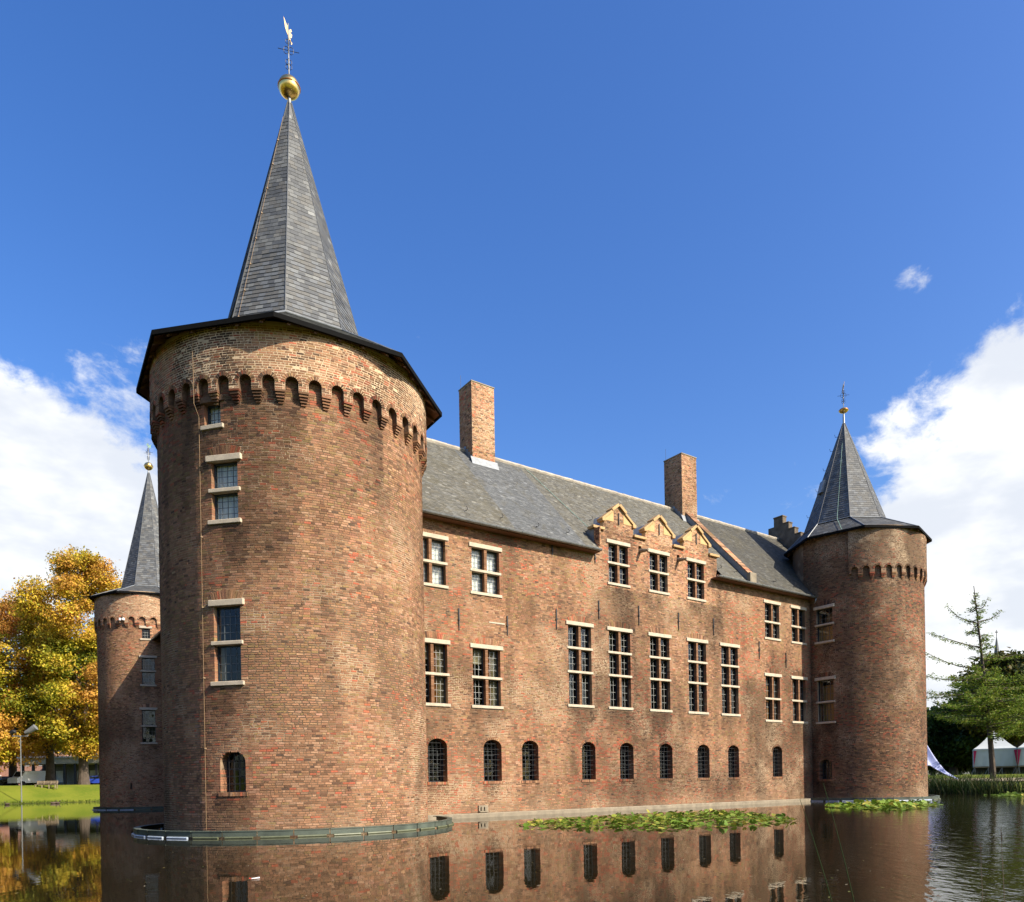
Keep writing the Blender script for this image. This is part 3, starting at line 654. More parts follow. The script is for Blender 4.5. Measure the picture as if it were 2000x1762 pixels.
# ------------------------------------------------------------------ round tower
def tower(T, R, Rd, zcr, narch, aoff, arng, brng, ze, Re, psi, rb, zb, ztip, wins, label, mode='wall', thin_mode='drum', ow=.57, skirt='slate', soff=(0, 0), drum_m='mortar_light'):
    cx, cy = T; t = thing('round_tower', label, 'tower', (0, 0, 0)); fr = Cyl(cx, cy, R); fd = Cyl(cx, cy, Rd)
    zd = zcr - .05                       # wall bricks stop behind the frieze
    ops, stones, fans = [], [], []
    for w in wins:
        s = R_(w['a']) * R
        if w.get('arch'):
            o = opening(s, w['w'], w['z0'], w['z1'], w['arch'], .30); ops.append(o)
            stones.append((s - w['w'] / 2 - .07, s + w['w'] / 2 + .07, w['z0'] - .115, w['z0']))
        else:
            o = opening(s, w['w'], w['z0'], w['z1'], 0, .20); ops.append(o)
            stones.append((s - w['w'] / 2 - .15, s + w['w'] / 2 + .15, w['z1'], w['z1'] + .195)); stones.append((s - w['w'] / 2 - .12, s + w['w'] / 2 + .12, w['z0'] - .145, w['z0']))
            for r in w.get('rows', ()): stones.append((s - w['w'] / 2 - .095, s + w['w'] / 2 + .095, w['z0'] + r - .058, w['z0'] + r + .058))
            if w.get('relief'): fans.append((s, w['z1'] - .95, 1.15, 1.40, .385))
    core = wall_core('wall', fr, -math.pi * R, math.pi * R, -1.0, ze + .1, ops, t, M['mortar'], step=R_(4) * R)
    s0, s1 = R_(brng[0]) * R, R_(brng[1]) * R
    B = course_list(s0, s1, -.15, zd, ops, stones, fans=fans)
    brickwork(fr, B, core, mode, streaks=[(R_(w['a']) * R, w['w'] / 2 + .15, w['z0'] - .14, 1.7) for w in wins])
    if arng[0] > -179: brickwork(fr, course_list(s0, (R_(arng[0]) + .03) * R, B[:, 3].max(), ze, [], ()), core, mode, 0)
    for w in wins:
        a = R_(w['a']); s = a * R; o = (cx + R * math.sin(a), cy - R * math.cos(a), w['z0'])
        if w.get('arch'):
            arch_window(t, o, a, w['w'], w['z1'] - w['z0'], w['arch'], w.get('recess', .34)); sill_course(fr, s, w['w'], w['z0'] - .004, core)
        else:
            stone_window(t, o, a, w['w'], w['z1'] - w['z0'], w.get('rows', ()), 1, nx=w.get('nx', 4), nz=w.get('nz', 4), barmat=w.get('bar', 'bars_dark'), curt=w.get('curt'), room=w.get('room', 'room'), recess=.17, lint_m=w.get('lm'))
            if w.get('relief'):
                V = fan_bricks(fr, s, w['z1'] - .95, 1.15, 1.40, -.38, .38, 14, .06); solid_bricks('relieving_arch', [V], core, mode)
    # drum on an arched corbel table
    st = 2 * math.pi / narch; bw = st * Rd; r = bw * ow / 2; zs = zcr - r; zp = zcr - r - .20; hang = .34
    dr = MB(); P = lambda s, z, d: fd.P(s, z, d); th = Rd - R
    dops = []; centres = []
    for k in range(narch):
        a = (aoff + k * st + math.pi) % (2 * math.pi) - math.pi; inside = arng[0] <= math.degrees(a) <= arng[1]
        s = a * Rd; arc = [(s + r * math.cos(q), zs + r * math.sin(q)) for q in np.linspace(0, math.pi, 11)]
        zt = ze + .1
        if inside:
            centres.append(s); dops.append(dict(s0=s - r, s1=s + r, z0=zp - .02, z1=zs, zt=zcr, arch=True, deep=th))
            for q in range(10): dr.face([P(*arc[q], 0), P(arc[q][0], zt, 0), P(arc[q + 1][0], zt, 0), P(*arc[q + 1], 0)]); dr.face([P(*arc[q], 0), P(*arc[q + 1], 0), P(*arc[q + 1], -th - .02), P(*arc[q], -th - .02)], 1)
            for sg in (-1, 1):
                xa, xb = s + sg * r, s + sg * bw / 2
                dr.face([P(xa, zp, 0), P(xb, zp, 0), P(xb, zt, 0), P(xa, zt, 0)]); dr.face([P(xa, zp, 0), P(xa, zs, 0), P(xa, zs, -th - .02), P(xa, zp, -th - .02)], 1)
                dr.face([P(xa, zp, 0), P(xb, zp, 0), P(xb, zp, -th - .02), P(xa, zp, -th - .02)])
        else:
            pass
    drum = dr.build('corbelled_drum', [M[drum_m], M['niche']], t)
    ring = [dict(o, s0=o['s0'] - .11, s1=o['s1'] + .11, zt=o['zt'] + .11, z0=o['z1']) for o in dops]
    sa, sb = R_(max(brng[0], -178)) * Rd, R_(brng[1]) * Rd
    sa = max(sa, min(centres) - bw / 2) if arng[0] > -179 else sa
    B = course_list(sa, sb, zp, ze - .02, [dict(o, z1=o['z1']) for o in dops] + ring, (), profile=None if arng[0] <= brng[0] else None)
    brickwork(fd, B, drum, thin_mode, 120, joint=.023, proud=.004)
    for s in centres:
        if not (sa - .3 < s < sb + .3): continue
        solid_bricks('arch', [fan_bricks(fd, s, zs, r, r + .105, -math.pi / 2, math.pi / 2, 11, th + .01, .014, .018)], drum, thin_mode)
    for s in centres:
        s2 = s + bw / 2
        if not (sa - .3 < s2 < sb + .3): continue
        hb = bw / 2 - r; V = np.zeros((5, 8, 3))
        for q in range(5):
            w_ = hb * (1.0, .92, .80, .66, .52)[q]; d1 = th * (.03, -.14, -.34, -.54, -.76)[q]; za = zp - hang / 5 * (q + 1) + .006; zb_ = zp - hang / 5 * q - .006
            for k, (ss, zz) in enumerate(((s2 - w_, za), (s2 + w_, za), (s2 + w_, zb_), (s2 - w_, zb_))): V[q, k] = fd.P(ss, zz, -th - .02); V[q, k + 4] = fd.P(ss, zz, d1)
        QB6 = np.vstack([QB, [(3, 2, 1, 0)]]); F = (np.arange(5)[:, None, None] * 8 + QB6[None]).reshape(-1, 4)
        obj('corbel', mesh_np('corbel', V.reshape(-1, 3), F, np.repeat(brick_cols(centre_of(V), 'wall'), 6, 0)), M['brick'], drum)
    # eaves and spire
    A8 = [psi + k * math.pi / 4 for k in range(8)]
    pt = lambda rr, a, z: np.array([cx + rr * math.sin(a) + (soff[0] if z > zb - .1 else 0), cy - rr * math.cos(a) + (soff[1] if z > zb - .1 else 0), z])
    ev = MB()
    for k in range(8):
        a, b = A8[k], A8[(k + 1) % 8]
        ev.face([pt(Re, a, ze), pt(Re, b, ze), pt(rb, b, zb - .02), pt(rb, a, zb - .02)])
        ev.face([pt(Re - .05, a, ze - .05), pt(R * .8, a, ze + (Re - R * .8) * (zb - ze) / (Re - rb) - .06), pt(R * .8, b, ze + (Re - R * .8) * (zb - ze) / (Re - rb) - .06), pt(Re - .05, b, ze - .05)], 1)
        ev.face([pt(Re + .03, a, ze + .045), pt(Re + .03, b, ze + .045), pt(Re + .03, b, ze - .09), pt(Re + .03, a, ze - .09)], 2); ev.face([pt(Re + .03, a, ze + .045), pt(Re + .03, b, ze + .045), pt(Re - .02, b, ze + .05), pt(Re - .02, a, ze + .05)], 2); ev.face([pt(Re + .03, a, ze - .09), pt(Re + .03, b, ze - .09), pt(Re - .05, b, ze - .09), pt(Re - .05, a, ze - .09)], 2)
        ev.face([pt(Re - .05, a, ze - .09), pt(Re - .05, b, ze - .09), pt(Re - .05, b, ze - .03), pt(Re - .05, a, ze - .03)], 2)
    eaves = ev.build('eaves', [M['lead'] if skirt == 'lead' else M['slate_plain'], M['timber'], M['black']], t)
    sl = (zb - ze) / (Re - rb)
    for k in range(40):                  # rafter ends under the boards
        a = psi + (k + .5) * 2 * math.pi / 40; loc = (a - psi) % (math.pi / 4) - math.pi / 8; kf = math.cos(loc) / math.cos(math.pi / 8); rr = Re / kf - .07; zr_ = lambda q_: ze + (Re - q_ * kf) * sl
        mb = MB(); ca, sa_ = math.cos(a), math.sin(a)
        for (x0, x1) in ((-.045, .045),):
            q = []
            for (rad, z) in ((rr, zr_(rr) - .19), (R * .95, zr_(R * .95) - .20), (R * .95, zr_(R * .95) - .066), (rr, zr_(rr) - .062)):
                for x in (x0, x1): q.append((cx + rad * sa_ + x * ca, cy - rad * ca + x * sa_, z))
            mb.hexa([q[0], q[1], q[3], q[2], q[6], q[7], q[5], q[4]])
        mb.build('rafter', M['timber'], eaves)
    sp = MB()
    for k in range(8): sp.face([pt(rb, A8[k], zb), pt(rb, A8[(k + 1) % 8], zb), pt(.06, A8[(k + 1) % 8], ztip), pt(.06, A8[k], ztip)])
    spire = sp.build('spire', M['slate_plain'], t); parts = []; sk = []
    for k in range(8):
        a, b = A8[k], A8[(k + 1) % 8]; m = a + math.pi / 8; p0, p1, q0, q1 = pt(rb, a, zb), pt(rb, b, zb), pt(.06, a, ztip), pt(.06, b, ztip)
        u = (p1 - p0) / np.linalg.norm(p1 - p0); mid0, mid1 = (p0 + p1) / 2, (q0 + q1) / 2; L = np.linalg.norm(mid1 - mid0); v = (mid1 - mid0) / L; n = np.cross(u, v); n = n if n[0] * math.sin(m) - n[1] * math.cos(m) > 0 else -n
        hw, hw1 = np.linalg.norm(p1 - p0) / 2, np.linalg.norm(q1 - q0) / 2; Lc = L * .93
        parts.append(slate_rows(mid0, u, v, n, Lc, -hw, hw, -(hw + (hw1 - hw) * .93), hw + (hw1 - hw) * .93, .15, .24))
        e0, e1 = pt(Re, a, ze), pt(Re, b, ze); u2 = (e1 - e0) / np.linalg.norm(e1 - e0); m0, m1 = (e0 + e1) / 2, (p0 + p1) / 2; L2 = np.linalg.norm(m1 - m0); v2 = (m1 - m0) / L2; n2 = np.cross(u2, v2); n2 = n2 if n2[2] > 0 else -n2
        h0 = np.linalg.norm(e1 - e0) / 2; sk.append(slate_rows(m0 + n2 * .004, u2, v2, n2, L2, -h0, h0, -hw, hw, .17, .26, .8))
    slates(parts, spire, M['slate'], 300); slates(sk, eaves, M['slate'], 0)
    hip = MB(); hp2 = MB()
    for k in range(8): hp2.tube([pt(rb + .012, A8[k], zb + .02), pt(.070, A8[k], ztip)], .014, 6); hip.tube([pt(rb + .03, A8[k], zb + .03), pt(rb + .03, A8[(k + 1) % 8], zb + .03)], .03, 6); hip.tube([pt(rb + .03, A8[k], zb + .03), pt(Re + .01, A8[k], ze + .02)], .028, 6)
    hip.build('lead_hips', M['lead'], spire); hp2.build('slate_hips', M['slate_plain'], spire)
    return t, pt
M['niche'] = plain('dark_brick', (.12, .070, .040), .95, var=.35, vscale=14, bump=.5)  # darker brown brick tone for the niche linings and one small lintel
M['niche2'] = plain('weathered_render', (.13, .10, .07), .95, var=.4, vscale=3, bump=.5)
M['slate_plain'] = plain('slate_plain', (.085, .09, .095), .6, var=.2, vscale=8)

def finial(t, cx, cy, ztip, zball, rball, ztop, flat=1.0, vane='banner', ang=0.0):
    fm = MB(); fm.lathe([(.14, ztip - .55), (.07, ztip - .05), (.05, zball - rball * flat)], 12, cx=cx, cy=cy); fm.tube([(cx, cy, ztip), (cx, cy, ztop)], .022, 8)
    f = fm.build('finial', M['zinc'], t, smooth=True)
    b = MB(); n = 12; prof = [(max(.02, rball * math.cos(q)), zball + rball * flat * math.sin(q)) for q in np.linspace(-math.pi / 2, math.pi / 2, 17)]
    b.lathe(prof, 32, cx=cx, cy=cy); b.build('ball', M['gold'], f, smooth=True)
    rm = MB(); rm.lathe([(rball * .98, zball - .03), (rball * 1.06, zball - .012), (rball * 1.06, zball + .012), (rball * .98, zball + .03)], 32, cx=cx, cy=cy); rm.build('rim', M['rim'], f, smooth=True)
    s = MB(); H = ztop - zball
    for fz, rr in ((.32, .10), (.40, .10), (.58, .16), (.72, .09)):
        z = zball + H * fz
        for a in (ang, ang + math.pi / 2):
            for sg in (-1, 1):
                pts = [(cx + sg * math.cos(a) * rr * (.5 + .5 * math.cos(q)), cy + sg * math.sin(a) * rr * (.5 + .5 * math.cos(q)), z + rr * .8 * math.sin(q)) for q in np.linspace(-math.pi, math.pi, 11)]; s.tube(pts, .010, 5, cap=False)
    z = zball + H * .58
    for a in (ang, ang + math.pi / 2): s.tube([(cx - .34 * math.cos(a), cy - .34 * math.sin(a), z), (cx + .34 * math.cos(a), cy + .34 * math.sin(a), z)], .010, 5)
    s.build('scrolls', M['iron'], f)
    v = MB(); a = ang + .35; dx, dy = math.cos(a), math.sin(a); px, py = -dy * .006, dx * .006
    def sheet(pts):
        A = [(cx + p * dx + px, cy + p * dy + py, q) for p, q in pts]; B = [(cx + p * dx - px, cy + p * dy - py, q) for p, q in pts]; v.face(A); v.face(B[::-1])
        for i in range(len(pts)): v.face([A[i], B[i], B[(i + 1) % len(pts)], A[(i + 1) % len(pts)]])
    zt = zball + H * .78
    if vane == 'banner':
        h = ztop - zt; sheet([(.0, zt), (.11, zt + .1 * h), (.13, zt + .35 * h), (.05, zt + .42 * h), (.12, zt + .55 * h), (.09, zt + .72 * h), (.03, zt + .55 * h), (.0, zt + .8 * h)]); sheet([(-.0, zt + .05 * h), (.0, zt + .8 * h), (-.06, zt + .9 * h), (-.15, zt + 1.35 * h), (-.10, zt + .6 * h)]); sheet([(.02, zt - .05 * h), (.10, zt - .4 * h), (.13, zt - .3 * h), (.06, zt + .02 * h)])
    else:
        h = ztop - zt; sheet([(-.02, zt), (.12, zt + .15 * h), (.22, zt + .1 * h), (.16, zt + .4 * h), (.24, zt + .8 * h), (.08, zt + .6 * h), (-.06, zt + .95 * h), (-.12, zt + .7 * h), (-.05, zt + .4 * h)])
    v.build('weather_vane', M['gold_matt'] if vane == 'banner' else M['verdigris'], f)

T1S = (-rt0[0] * .60, -rt0[1] * .60)
T0 = (-2.613, -1.259); T1 = (31.75, -.87); T2 = (-1.0, 35.5)
def build_towers():
    blind = [(0.0, 1.0, 0.0, 1.0, 'curtain_white', .10)]
    w0 = [dict(a=-51.4, w=.52, z0=11.62, z1=12.24, nx=3, nz=3, curt=blind, lm=M['niche']),
          dict(a=-46.7, w=.80, z0=8.92, z1=10.56, rows=[.83], relief=1, curt=blind, nz=4),
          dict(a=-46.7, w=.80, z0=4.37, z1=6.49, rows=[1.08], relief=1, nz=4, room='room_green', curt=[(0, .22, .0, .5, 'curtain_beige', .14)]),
          dict(a=-45.3, w=.76, z0=1.25, z1=2.40, arch=.30)]
    t, pt = tower(T0, 4.16, 4.345, 12.86, 43, -.4936, (-180, 180), (-128, 98), 14.25, 4.88, -.4349, 2.32, 15.84, 24.30, w0, 'big round brick tower with tall grey slate spire, nearest the viewer')
    finial(t, *T0, 24.30, 24.80, .35, 26.95, .95, 'banner', R_(-20))
    c = MB(); a = R_(-57.3); q = lambda z, R: (T0[0] + R * math.sin(a), T0[1] - R * math.cos(a), z)
    c.tube([q(14.0, 4.40), q(12.9, 4.375), q(12.2, 4.375), q(11.9, 4.20), q(8, 4.195), q(4, 4.195), q(.2, 4.195)], .009, 6)
    for z in (2.5, 4.5, 6.5, 8.5, 10.5): c.box((q(z, 4.18)[0] - .03, q(z, 4.18)[1] - .03, z - .02), (q(z, 4.18)[0] + .03, q(z, 4.18)[1] + .03, z + .02))
    c.build('lightning_conductor', M['copper'], t)
    c = MB(); a2 = -.4349 - math.pi / 4 + .10; zz = np.linspace(15.9, 23.6, 9); rr = lambda z: 2.32 + (.06 - 2.32) * (z - 15.84) / (24.3 - 15.84) * 1.0
    P3 = lambda z: (T0[0] + (rr(z) * .965 + .06) * math.sin(a2), T0[1] - (rr(z) * .965 + .06) * math.cos(a2), z)
    c.tube([P3(z) for z in zz], .007, 5)
    for z in zz[:-1]: p = P3(z); c.box((p[0] - .02, p[1] - .03, z - .015), (p[0] + .03, p[1] + .02, z + .02))
    c.build('spire_conductor', M['copper'], t)
    w1 = [dict(a=-88.2, w=1.0, z0=9.25, z1=11.12, rows=[.95], relief=1, nz=3, curt=[(0, 1, 0, .48, 'curtain_brown', .3)]), dict(a=-88.3, w=1.0, z0=4.60, z1=7.0, rows=[1.13], relief=1, nz=3, curt=[(0, 1, 0, .9, 'curtain_brown', .5)]), dict(a=-89.4, w=.80, z0=1.27, z1=2.42, arch=.28)]
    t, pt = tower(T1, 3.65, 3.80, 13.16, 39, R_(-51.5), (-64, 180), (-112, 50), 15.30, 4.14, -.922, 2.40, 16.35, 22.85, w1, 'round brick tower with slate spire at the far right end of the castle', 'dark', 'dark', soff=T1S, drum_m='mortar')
    finial(t, T1[0] + T1S[0], T1[1] + T1S[1], 22.85, 23.62, .27, 25.2, .55, 'banner', R_(40))
    mb = MB(); a = -.922 - math.pi / 4 - math.pi / 8; r0 = 1.55
    o = np.array([T1[0] + T1S[0] + r0 * math.sin(a), T1[1] + T1S[1] - r0 * math.cos(a), 18.55]); tn = np.array([math.cos(a), math.sin(a), 0]); rd = np.array([math.sin(a), -math.cos(a), 0])
    mb.hexa([o - tn * .25 - rd * .1, o + tn * .25 - rd * .1, o + tn * .25 + rd * .12, o - tn * .25 + rd * .12, o - tn * .25 - rd * .3 + (0, 0, .75), o + tn * .25 - rd * .3 + (0, 0, .75), o + tn * .25 - rd * .1 + (0, 0, .75), o - tn * .25 - rd * .1 + (0, 0, .75)]); mb.build('roof_hatch', M['lead'], t)
    hk = MB(); a = -.922 - math.pi / 2 - .2
    for z in (17.5, 19.0, 20.2, 21.3, 22.1):
        r0 = 2.4 * (22.85 - z) / 6.5; p = np.array([T1[0] + T1S[0] + r0 * math.sin(a), T1[1] + T1S[1] - r0 * math.cos(a), z]); d = np.array([math.sin(a), -math.cos(a), 0])
        hk.tube([p, p + d * .22 + (0, 0, .0), p + d * .26 + (0, 0, .16)], .014, 5)
    hk.build('roof_hooks', M['iron'], t)
    c = MB(); a = -.922 - .3
    c.tube([(T1[0] + T1S[0] * q_ + (r * .94 + .05) * math.sin(a), T1[1] + T1S[1] * q_ - (r * .94 + .05) * math.cos(a), z) for r, z, q_ in ((.45, 21.6, 1), (2.4, 16.42, 1), (4.1, 15.36, 0))], .014, 5); c.build('spire_conductor', M['verdigris'], t)
    w2 = [dict(a=-15.2, w=.52, z0=11.9, z1=12.6, nx=3, nz=3, bar='bars'), dict(a=-13.3, w=.82, z0=8.70, z1=10.55, rows=[.93], nz=4), dict(a=-13.9, w=.84, z0=4.67, z1=6.92, rows=[1.14], relief=1, nz=4), dict(a=-33.6, w=.12, z0=1.45, z1=1.85, arch=.02)]
    t, pt = tower(T2, 3.5, 3.64, 13.37, 33, R_(-51), (-180, 180), (-125, 120), 15.05, 4.0, R_(4), 1.95, 15.95, 24.80, w2, 'slim round brick tower with pale slate spire behind the nearest tower', 'dormer', 'dormer', ow=.62)
    finial(t, *T2, 24.80, 25.28, .30, 27.0, .95, 'rooster', R_(-40))
    lamp = MB()
    for dx in (-.12, .12):
        a = R_(-38.7); p = np.array([T2[0] + 3.72 * math.sin(a), T2[1] - 3.72 * math.cos(a), 13.18]); tn = np.array([math.cos(a), math.sin(a), 0]); lamp.box(p + tn * dx - (.07, .07, .08), p + tn * dx + (.07, .07, .08))
    lamp.build('camera_box', M['white'], t)
build_towers()

# ------------------------------------------------------------------ floating collars round the tower feet
def collar(T, Rc, a0, a1, n, label, z0=.045, h=.15):
    t = thing('floating_collar', label, 'barrier', (T[0], T[1], 0))
    p = lambda r, a, z: (r * math.sin(a), -r * math.cos(a), z)
    for i in range(n):
        a, b = a0 + (a1 - a0) * i / n, a0 + (a1 - a0) * (i + 1) / n; e = .003
        mb = MB(); A, B = a + e, b - e
        mb.hexa([p(Rc, A, z0), p(Rc, B, z0), p(Rc - .03, B, z0), p(Rc - .03, A, z0), p(Rc, A, z0 + h), p(Rc, B, z0 + h), p(Rc - .03, B, z0 + h), p(Rc - .03, A, z0 + h)])
        mb.hexa([p(Rc + .012, A, z0 + h - .015), p(Rc + .012, B, z0 + h - .015), p(Rc - .16, B, z0 + h - .015), p(Rc - .16, A, z0 + h - .015), p(Rc + .012, A, z0 + h + .01), p(Rc + .012, B, z0 + h + .01), p(Rc - .16, B, z0 + h + .01), p(Rc - .16, A, z0 + h + .01)])
        o = mb.build('panel', M['collar'], t)
        f = MB(); f.tube([p(Rc + .03, a + .02, .02), p(Rc + .03, b - .02, .02)], .032, 8); f.build('float_tube', M['float'] if i < n * .45 else M['float_green'], t)
collar(T0, 5.0, R_(-175), R_(88), 24, 'grey green floating collar around the nearest big tower')
collar(T1, 4.25, R_(-98), R_(100), 16, 'dark grey floating collar around the far right tower')
collar(T2, 3.95, R_(-150), R_(95), 16, 'dark floating collar around the slim tower behind')

# ------------------------------------------------------------------ castle wing between the towers
EY, EZ, RY, RZ = -.42, 11.93, 4.75, 17.30
SLP = (RZ - EZ) / (RY - EY)
def roof_z(y): return EZ + (y - EY) * SLP
def build_wing():
    t = thing('castle_wing', 'long brick castle wing with slate roof and rows of stone framed windows', 'castle', (0, 0, 0))
    fr = Plane((0, 0, 0), (1, 0, 0), (0, -1, 0)); XA, XB = .6, 28.7
    blind = [(0, 1, 0, 1, 'curtain_white', .12)]
    ab = [(.0, .45, .74, 1, 'curtain_beige', .09), (.55, .76, 0, 1, 'curtain_brown', .085), (.74, 1, 0, 1, 'curtain_beige', .12)]
    wl = []
    for x, z0, z1, tr, cur in ((3.09, 4.57, 6.92, [.49], ab), (5.62, 4.58, 6.91, [.49], ab), (3.09, 9.27, 11.06, [.484], blind), (5.65, 9.23, 11.03, [.484], blind)): wl.append((x, 1.33, z0, z1, tr, cur, 4))
    for x in (10.62, 13.05, 15.70, 18.40, 20.93): wl.append((x, 1.33, 4.85, 8.40, [.4125, .715], [(.60, .80, 0, .40, 'curtain_brown', .25)], [4, 3, 3]))
    for x in (24.58, 27.02): wl.append((x, 1.27, 4.65, 7.07, [.486], [(.5, 1, 0, 1, 'curtain_brown', .3)], 3))
    for x in (24.62, 27.05): wl.append((x, 1.27, 9.24, 11.14, [.458], None, 3))
    for x in (13.06, 15.72, 18.40): wl.append((x, 1.22, 10.66, 12.48, [.505], None, 3))
    al = [(3.25, .84), (5.83, .87), (7.75, .85), (11.02, .80), (13.37, .86), (16.0, .90), (18.73, .90), (21.1, .88), (24.88, .85)]
    ops, stones, fans = [], [], []
    for (x, w, z0, z1, tr, cur, nz) in wl:
        ops.append(opening(x, w, z0, z1, 0, .22)); h = z1 - z0
        stones += [(x - w / 2 - .145, x + w / 2 + .145, z1, z1 + .195), (x - w / 2 - .115, x + w / 2 + .115, z0 - .145, z0)]
        for f in tr: stones.append((x - w / 2 - .095, x + w / 2 + .095, z0 + h * f - .058, z0 + h * f + .058))
        if z1 < 9: fans.append((x, z1 - 1.35, 1.56, 1.82, .405))
    for x, w in al:
        ops.append(opening(x, w, 1.47, 3.18, .30, .34)); stones.append((x - w / 2 - .07, x + w / 2 + .07, 1.355, 1.47))
    for x in (14.47, 17.12): ops.append(opening(x, .20, 12.42, 12.70, .10, .12))
    GC = (13.10, 15.78, 18.45); DX0, DX1, GW, ZS, ZK, ZA = 11.57, 20.02, .93, 13.0, 13.57, 14.28
    core = wall_core('wall', fr, XA, XB, -1.0, ZS, ops, t, M['mortar'], cuts=((DX0, DX1), (12.0,)), accept=lambda s, z: z < 12.0 or DX0 < s < DX1)
    B = course_list(XA, XB, -.15, 9.75, ops, stones, fans=fans); brickwork(fr, B, core, 'wall', 300, streaks=[(x, w / 2 + .1, z0 - .14, 1.3) for (x, w, z0, *_r) in wl if z0 < 9] + [(x, w / 2, 1.36, .8) for x, w in al])
    def prof(z):
        if z < 12.0: return [(XA, XB)]
        if z < ZS: return [(DX0, DX1)]
        if z < ZK: return [(c - GW, c + GW) for c in GC]
        k = (ZA - z) / (ZA - ZK) * GW - .06
        return [(c - min(.30, k), c + min(.30, k)) for c in GC] if k > .05 else []
    B = course_list(XA, XB, 9.75, ZA, ops, stones, profile=prof); mid = (B[:, 0] + B[:, 1]) / 2
    dm = (mid > DX0) & (mid < DX1) & (B[:, 2] > 10.4); brickwork(fr, B[~dm], core, 'wall', 0, streaks=[(x, w / 2 + .1, z0 - .14, 1.1) for (x, w, z0, *_r) in wl if z0 > 9]); brickwork(fr, B[dm], core, 'dormer', 150, joint=.015)
    for (x, w, z0, z1, tr, cur, nz) in wl:
        h = z1 - z0; stone_window(t, (x, 0, z0), 0, w, h, [h * f for f in tr], 2, nx=3 if w > 1.25 else 3, nz=nz, curt=cur)
        if z1 < 9: solid_bricks('relieving_arch', [fan_bricks(fr, x, z1 - 1.35, 1.56, 1.82, -.40, .40, 18, .06)], core)
    for x, w in al:
        arch_window(t, (x, 0, 1.47), 0, w, 1.71, .30, .36); sill_course(fr, x, w, 1.466, core)
        n = 15; V = np.zeros((n, 8, 3))
        for i in range(n):
            a0_, a1_ = -math.pi / 2 + math.pi * i / n + .02, -math.pi / 2 + math.pi * (i + 1) / n - .02
            for k, (r, a) in enumerate(((0, a0_), (0, a1_), (.09, a1_), (.09, a0_))): V[i, k] = fr.P(x + (w / 2 + r) * math.sin(a), 2.88 + (.30 + r) * math.cos(a), -.34); V[i, k + 4] = fr.P(x + (w / 2 + r) * math.sin(a), 2.88 + (.30 + r) * math.cos(a), .02)
        solid_bricks('arch', [V], core)
    # gables over the three small windows
    for c in GC:
        g = MB(); y = -.004
        g.face([(c - GW, 0, ZS), (c + GW, 0, ZS), (c + GW, 0, ZK), (c, 0, ZA), (c - GW, 0, ZK)]); g.face([(c - GW, .25, ZS - .6), (c + GW, .25, ZS - .6), (c + GW, .25, ZK), (c, .25, ZA), (c - GW, .25, ZK)])
        for sg in (-1, 1): g.face([(c + sg * GW, 0, ZS), (c + sg * GW, .25, ZS), (c + sg * GW, .25, ZK), (c + sg * GW, 0, ZK)])
        ga = g.build('gable', M['mortar_light'], t)
        for sg in (-1, 1):
            p = MB(); zi = ZA - (ZA - ZK) * .31 / GW
            A = [(c + sg * .31, ZK - .05), (c + sg * (GW - .02), ZK - .05), (c + sg * GW, ZK), (c + sg * .31, zi)]
            F_ = [(x, -.022, z) for x, z in A]; K_ = [(x, .0, z) for x, z in A]; p.face(F_); 
            for i in range(4): p.face([F_[i], F_[(i + 1) % 4], K_[(i + 1) % 4], K_[i]])
            p.build('plaster_panel', M['ochre'], ga)
            cp = MB(); dx, dz = -sg * GW, ZA - ZK; L = math.hypot(dx, dz); ux, uz = dx / L, dz / L; nx_, nz_ = -uz * sg * -1, abs(ux)
            nx_ = sg * uz
            def bar(f0, f1, th, out, y0, y1):
                q = []
                for yy in (y0, y1):
                    for f in (f0, f1):
                        bx, bz = c + sg * GW + dx * f, ZK + dz * f
                        q += [(bx + nx_ * out, yy, bz + nz_ * out), (bx + nx_ * (out + th), yy, bz + nz_ * (out + th))]
                cp.hexa([q[0], q[2], q[6], q[4], q[1], q[3], q[7], q[5]])
            bar(-.12, .62, .10, -.01, -.09, .30); bar(.58, 1.02, .13, .015, -.12, .32)
            cp.box((min(c + sg * (GW - .06), c + sg * (GW + .13)), -.10, ZK - .13), (max(c + sg * (GW - .06), c + sg * (GW + .13)), .30, ZK + .02))
            cp.build('coping', M['ochre_dark'], ga)
        a = MB(); a.box((c - .02, -.06, 13.42), (c + .02, -.03, 13.98)); a.build('wall_anchor', M['iron'], t)
        rf = MB()
        for sg in (-1, 1): rf.face([(c, .2, ZA - .06), (c, (ZA - .06 - EZ) / SLP + EY, ZA - .06), (c + sg * (GW + .06), (ZS + .12 - EZ) / SLP + EY, ZS + .12), (c + sg * (GW + .06), .2, ZS + .12)])
        rf.build('dormer_roof', M['lead'], t)
    for a, b in ((DX0 - .12, GC[0] - GW - .0), (GC[0] + GW, GC[1] - GW), (GC[1] + GW, GC[2] - GW), (GC[2] + GW, DX1 + .12)):
        stone_block('shoulder_coping', a + .004, b - .004, ZS + .004, ZS + .13, -.12, .32, t, M['ochre_dark'])
    ck = MB()
    for x in (DX0 + .004, DX1 - .004): ck.face([(x, 0, 11.9), (x, .75, 11.9), (x, .75, ZS), (x, 0, ZS)])
    ck.face([(DX0, .32, ZS - .02), (DX1, .32, ZS - .02), (DX1, .75, ZS + .1), (DX0, .75, ZS + .1)]); ck.build('dormer_cheek', M['lead'], t)
    for x in (DX0 + .0, DX1 - .0):
        sg = -1 if x < 15 else 1; fp = Plane((x, .0, 0), (0, -sg * -1, 0), (sg, 0, 0)); brickwork(fp, course_list(.02, .42, 12.1, ZS, []), core, 'dormer', 0)
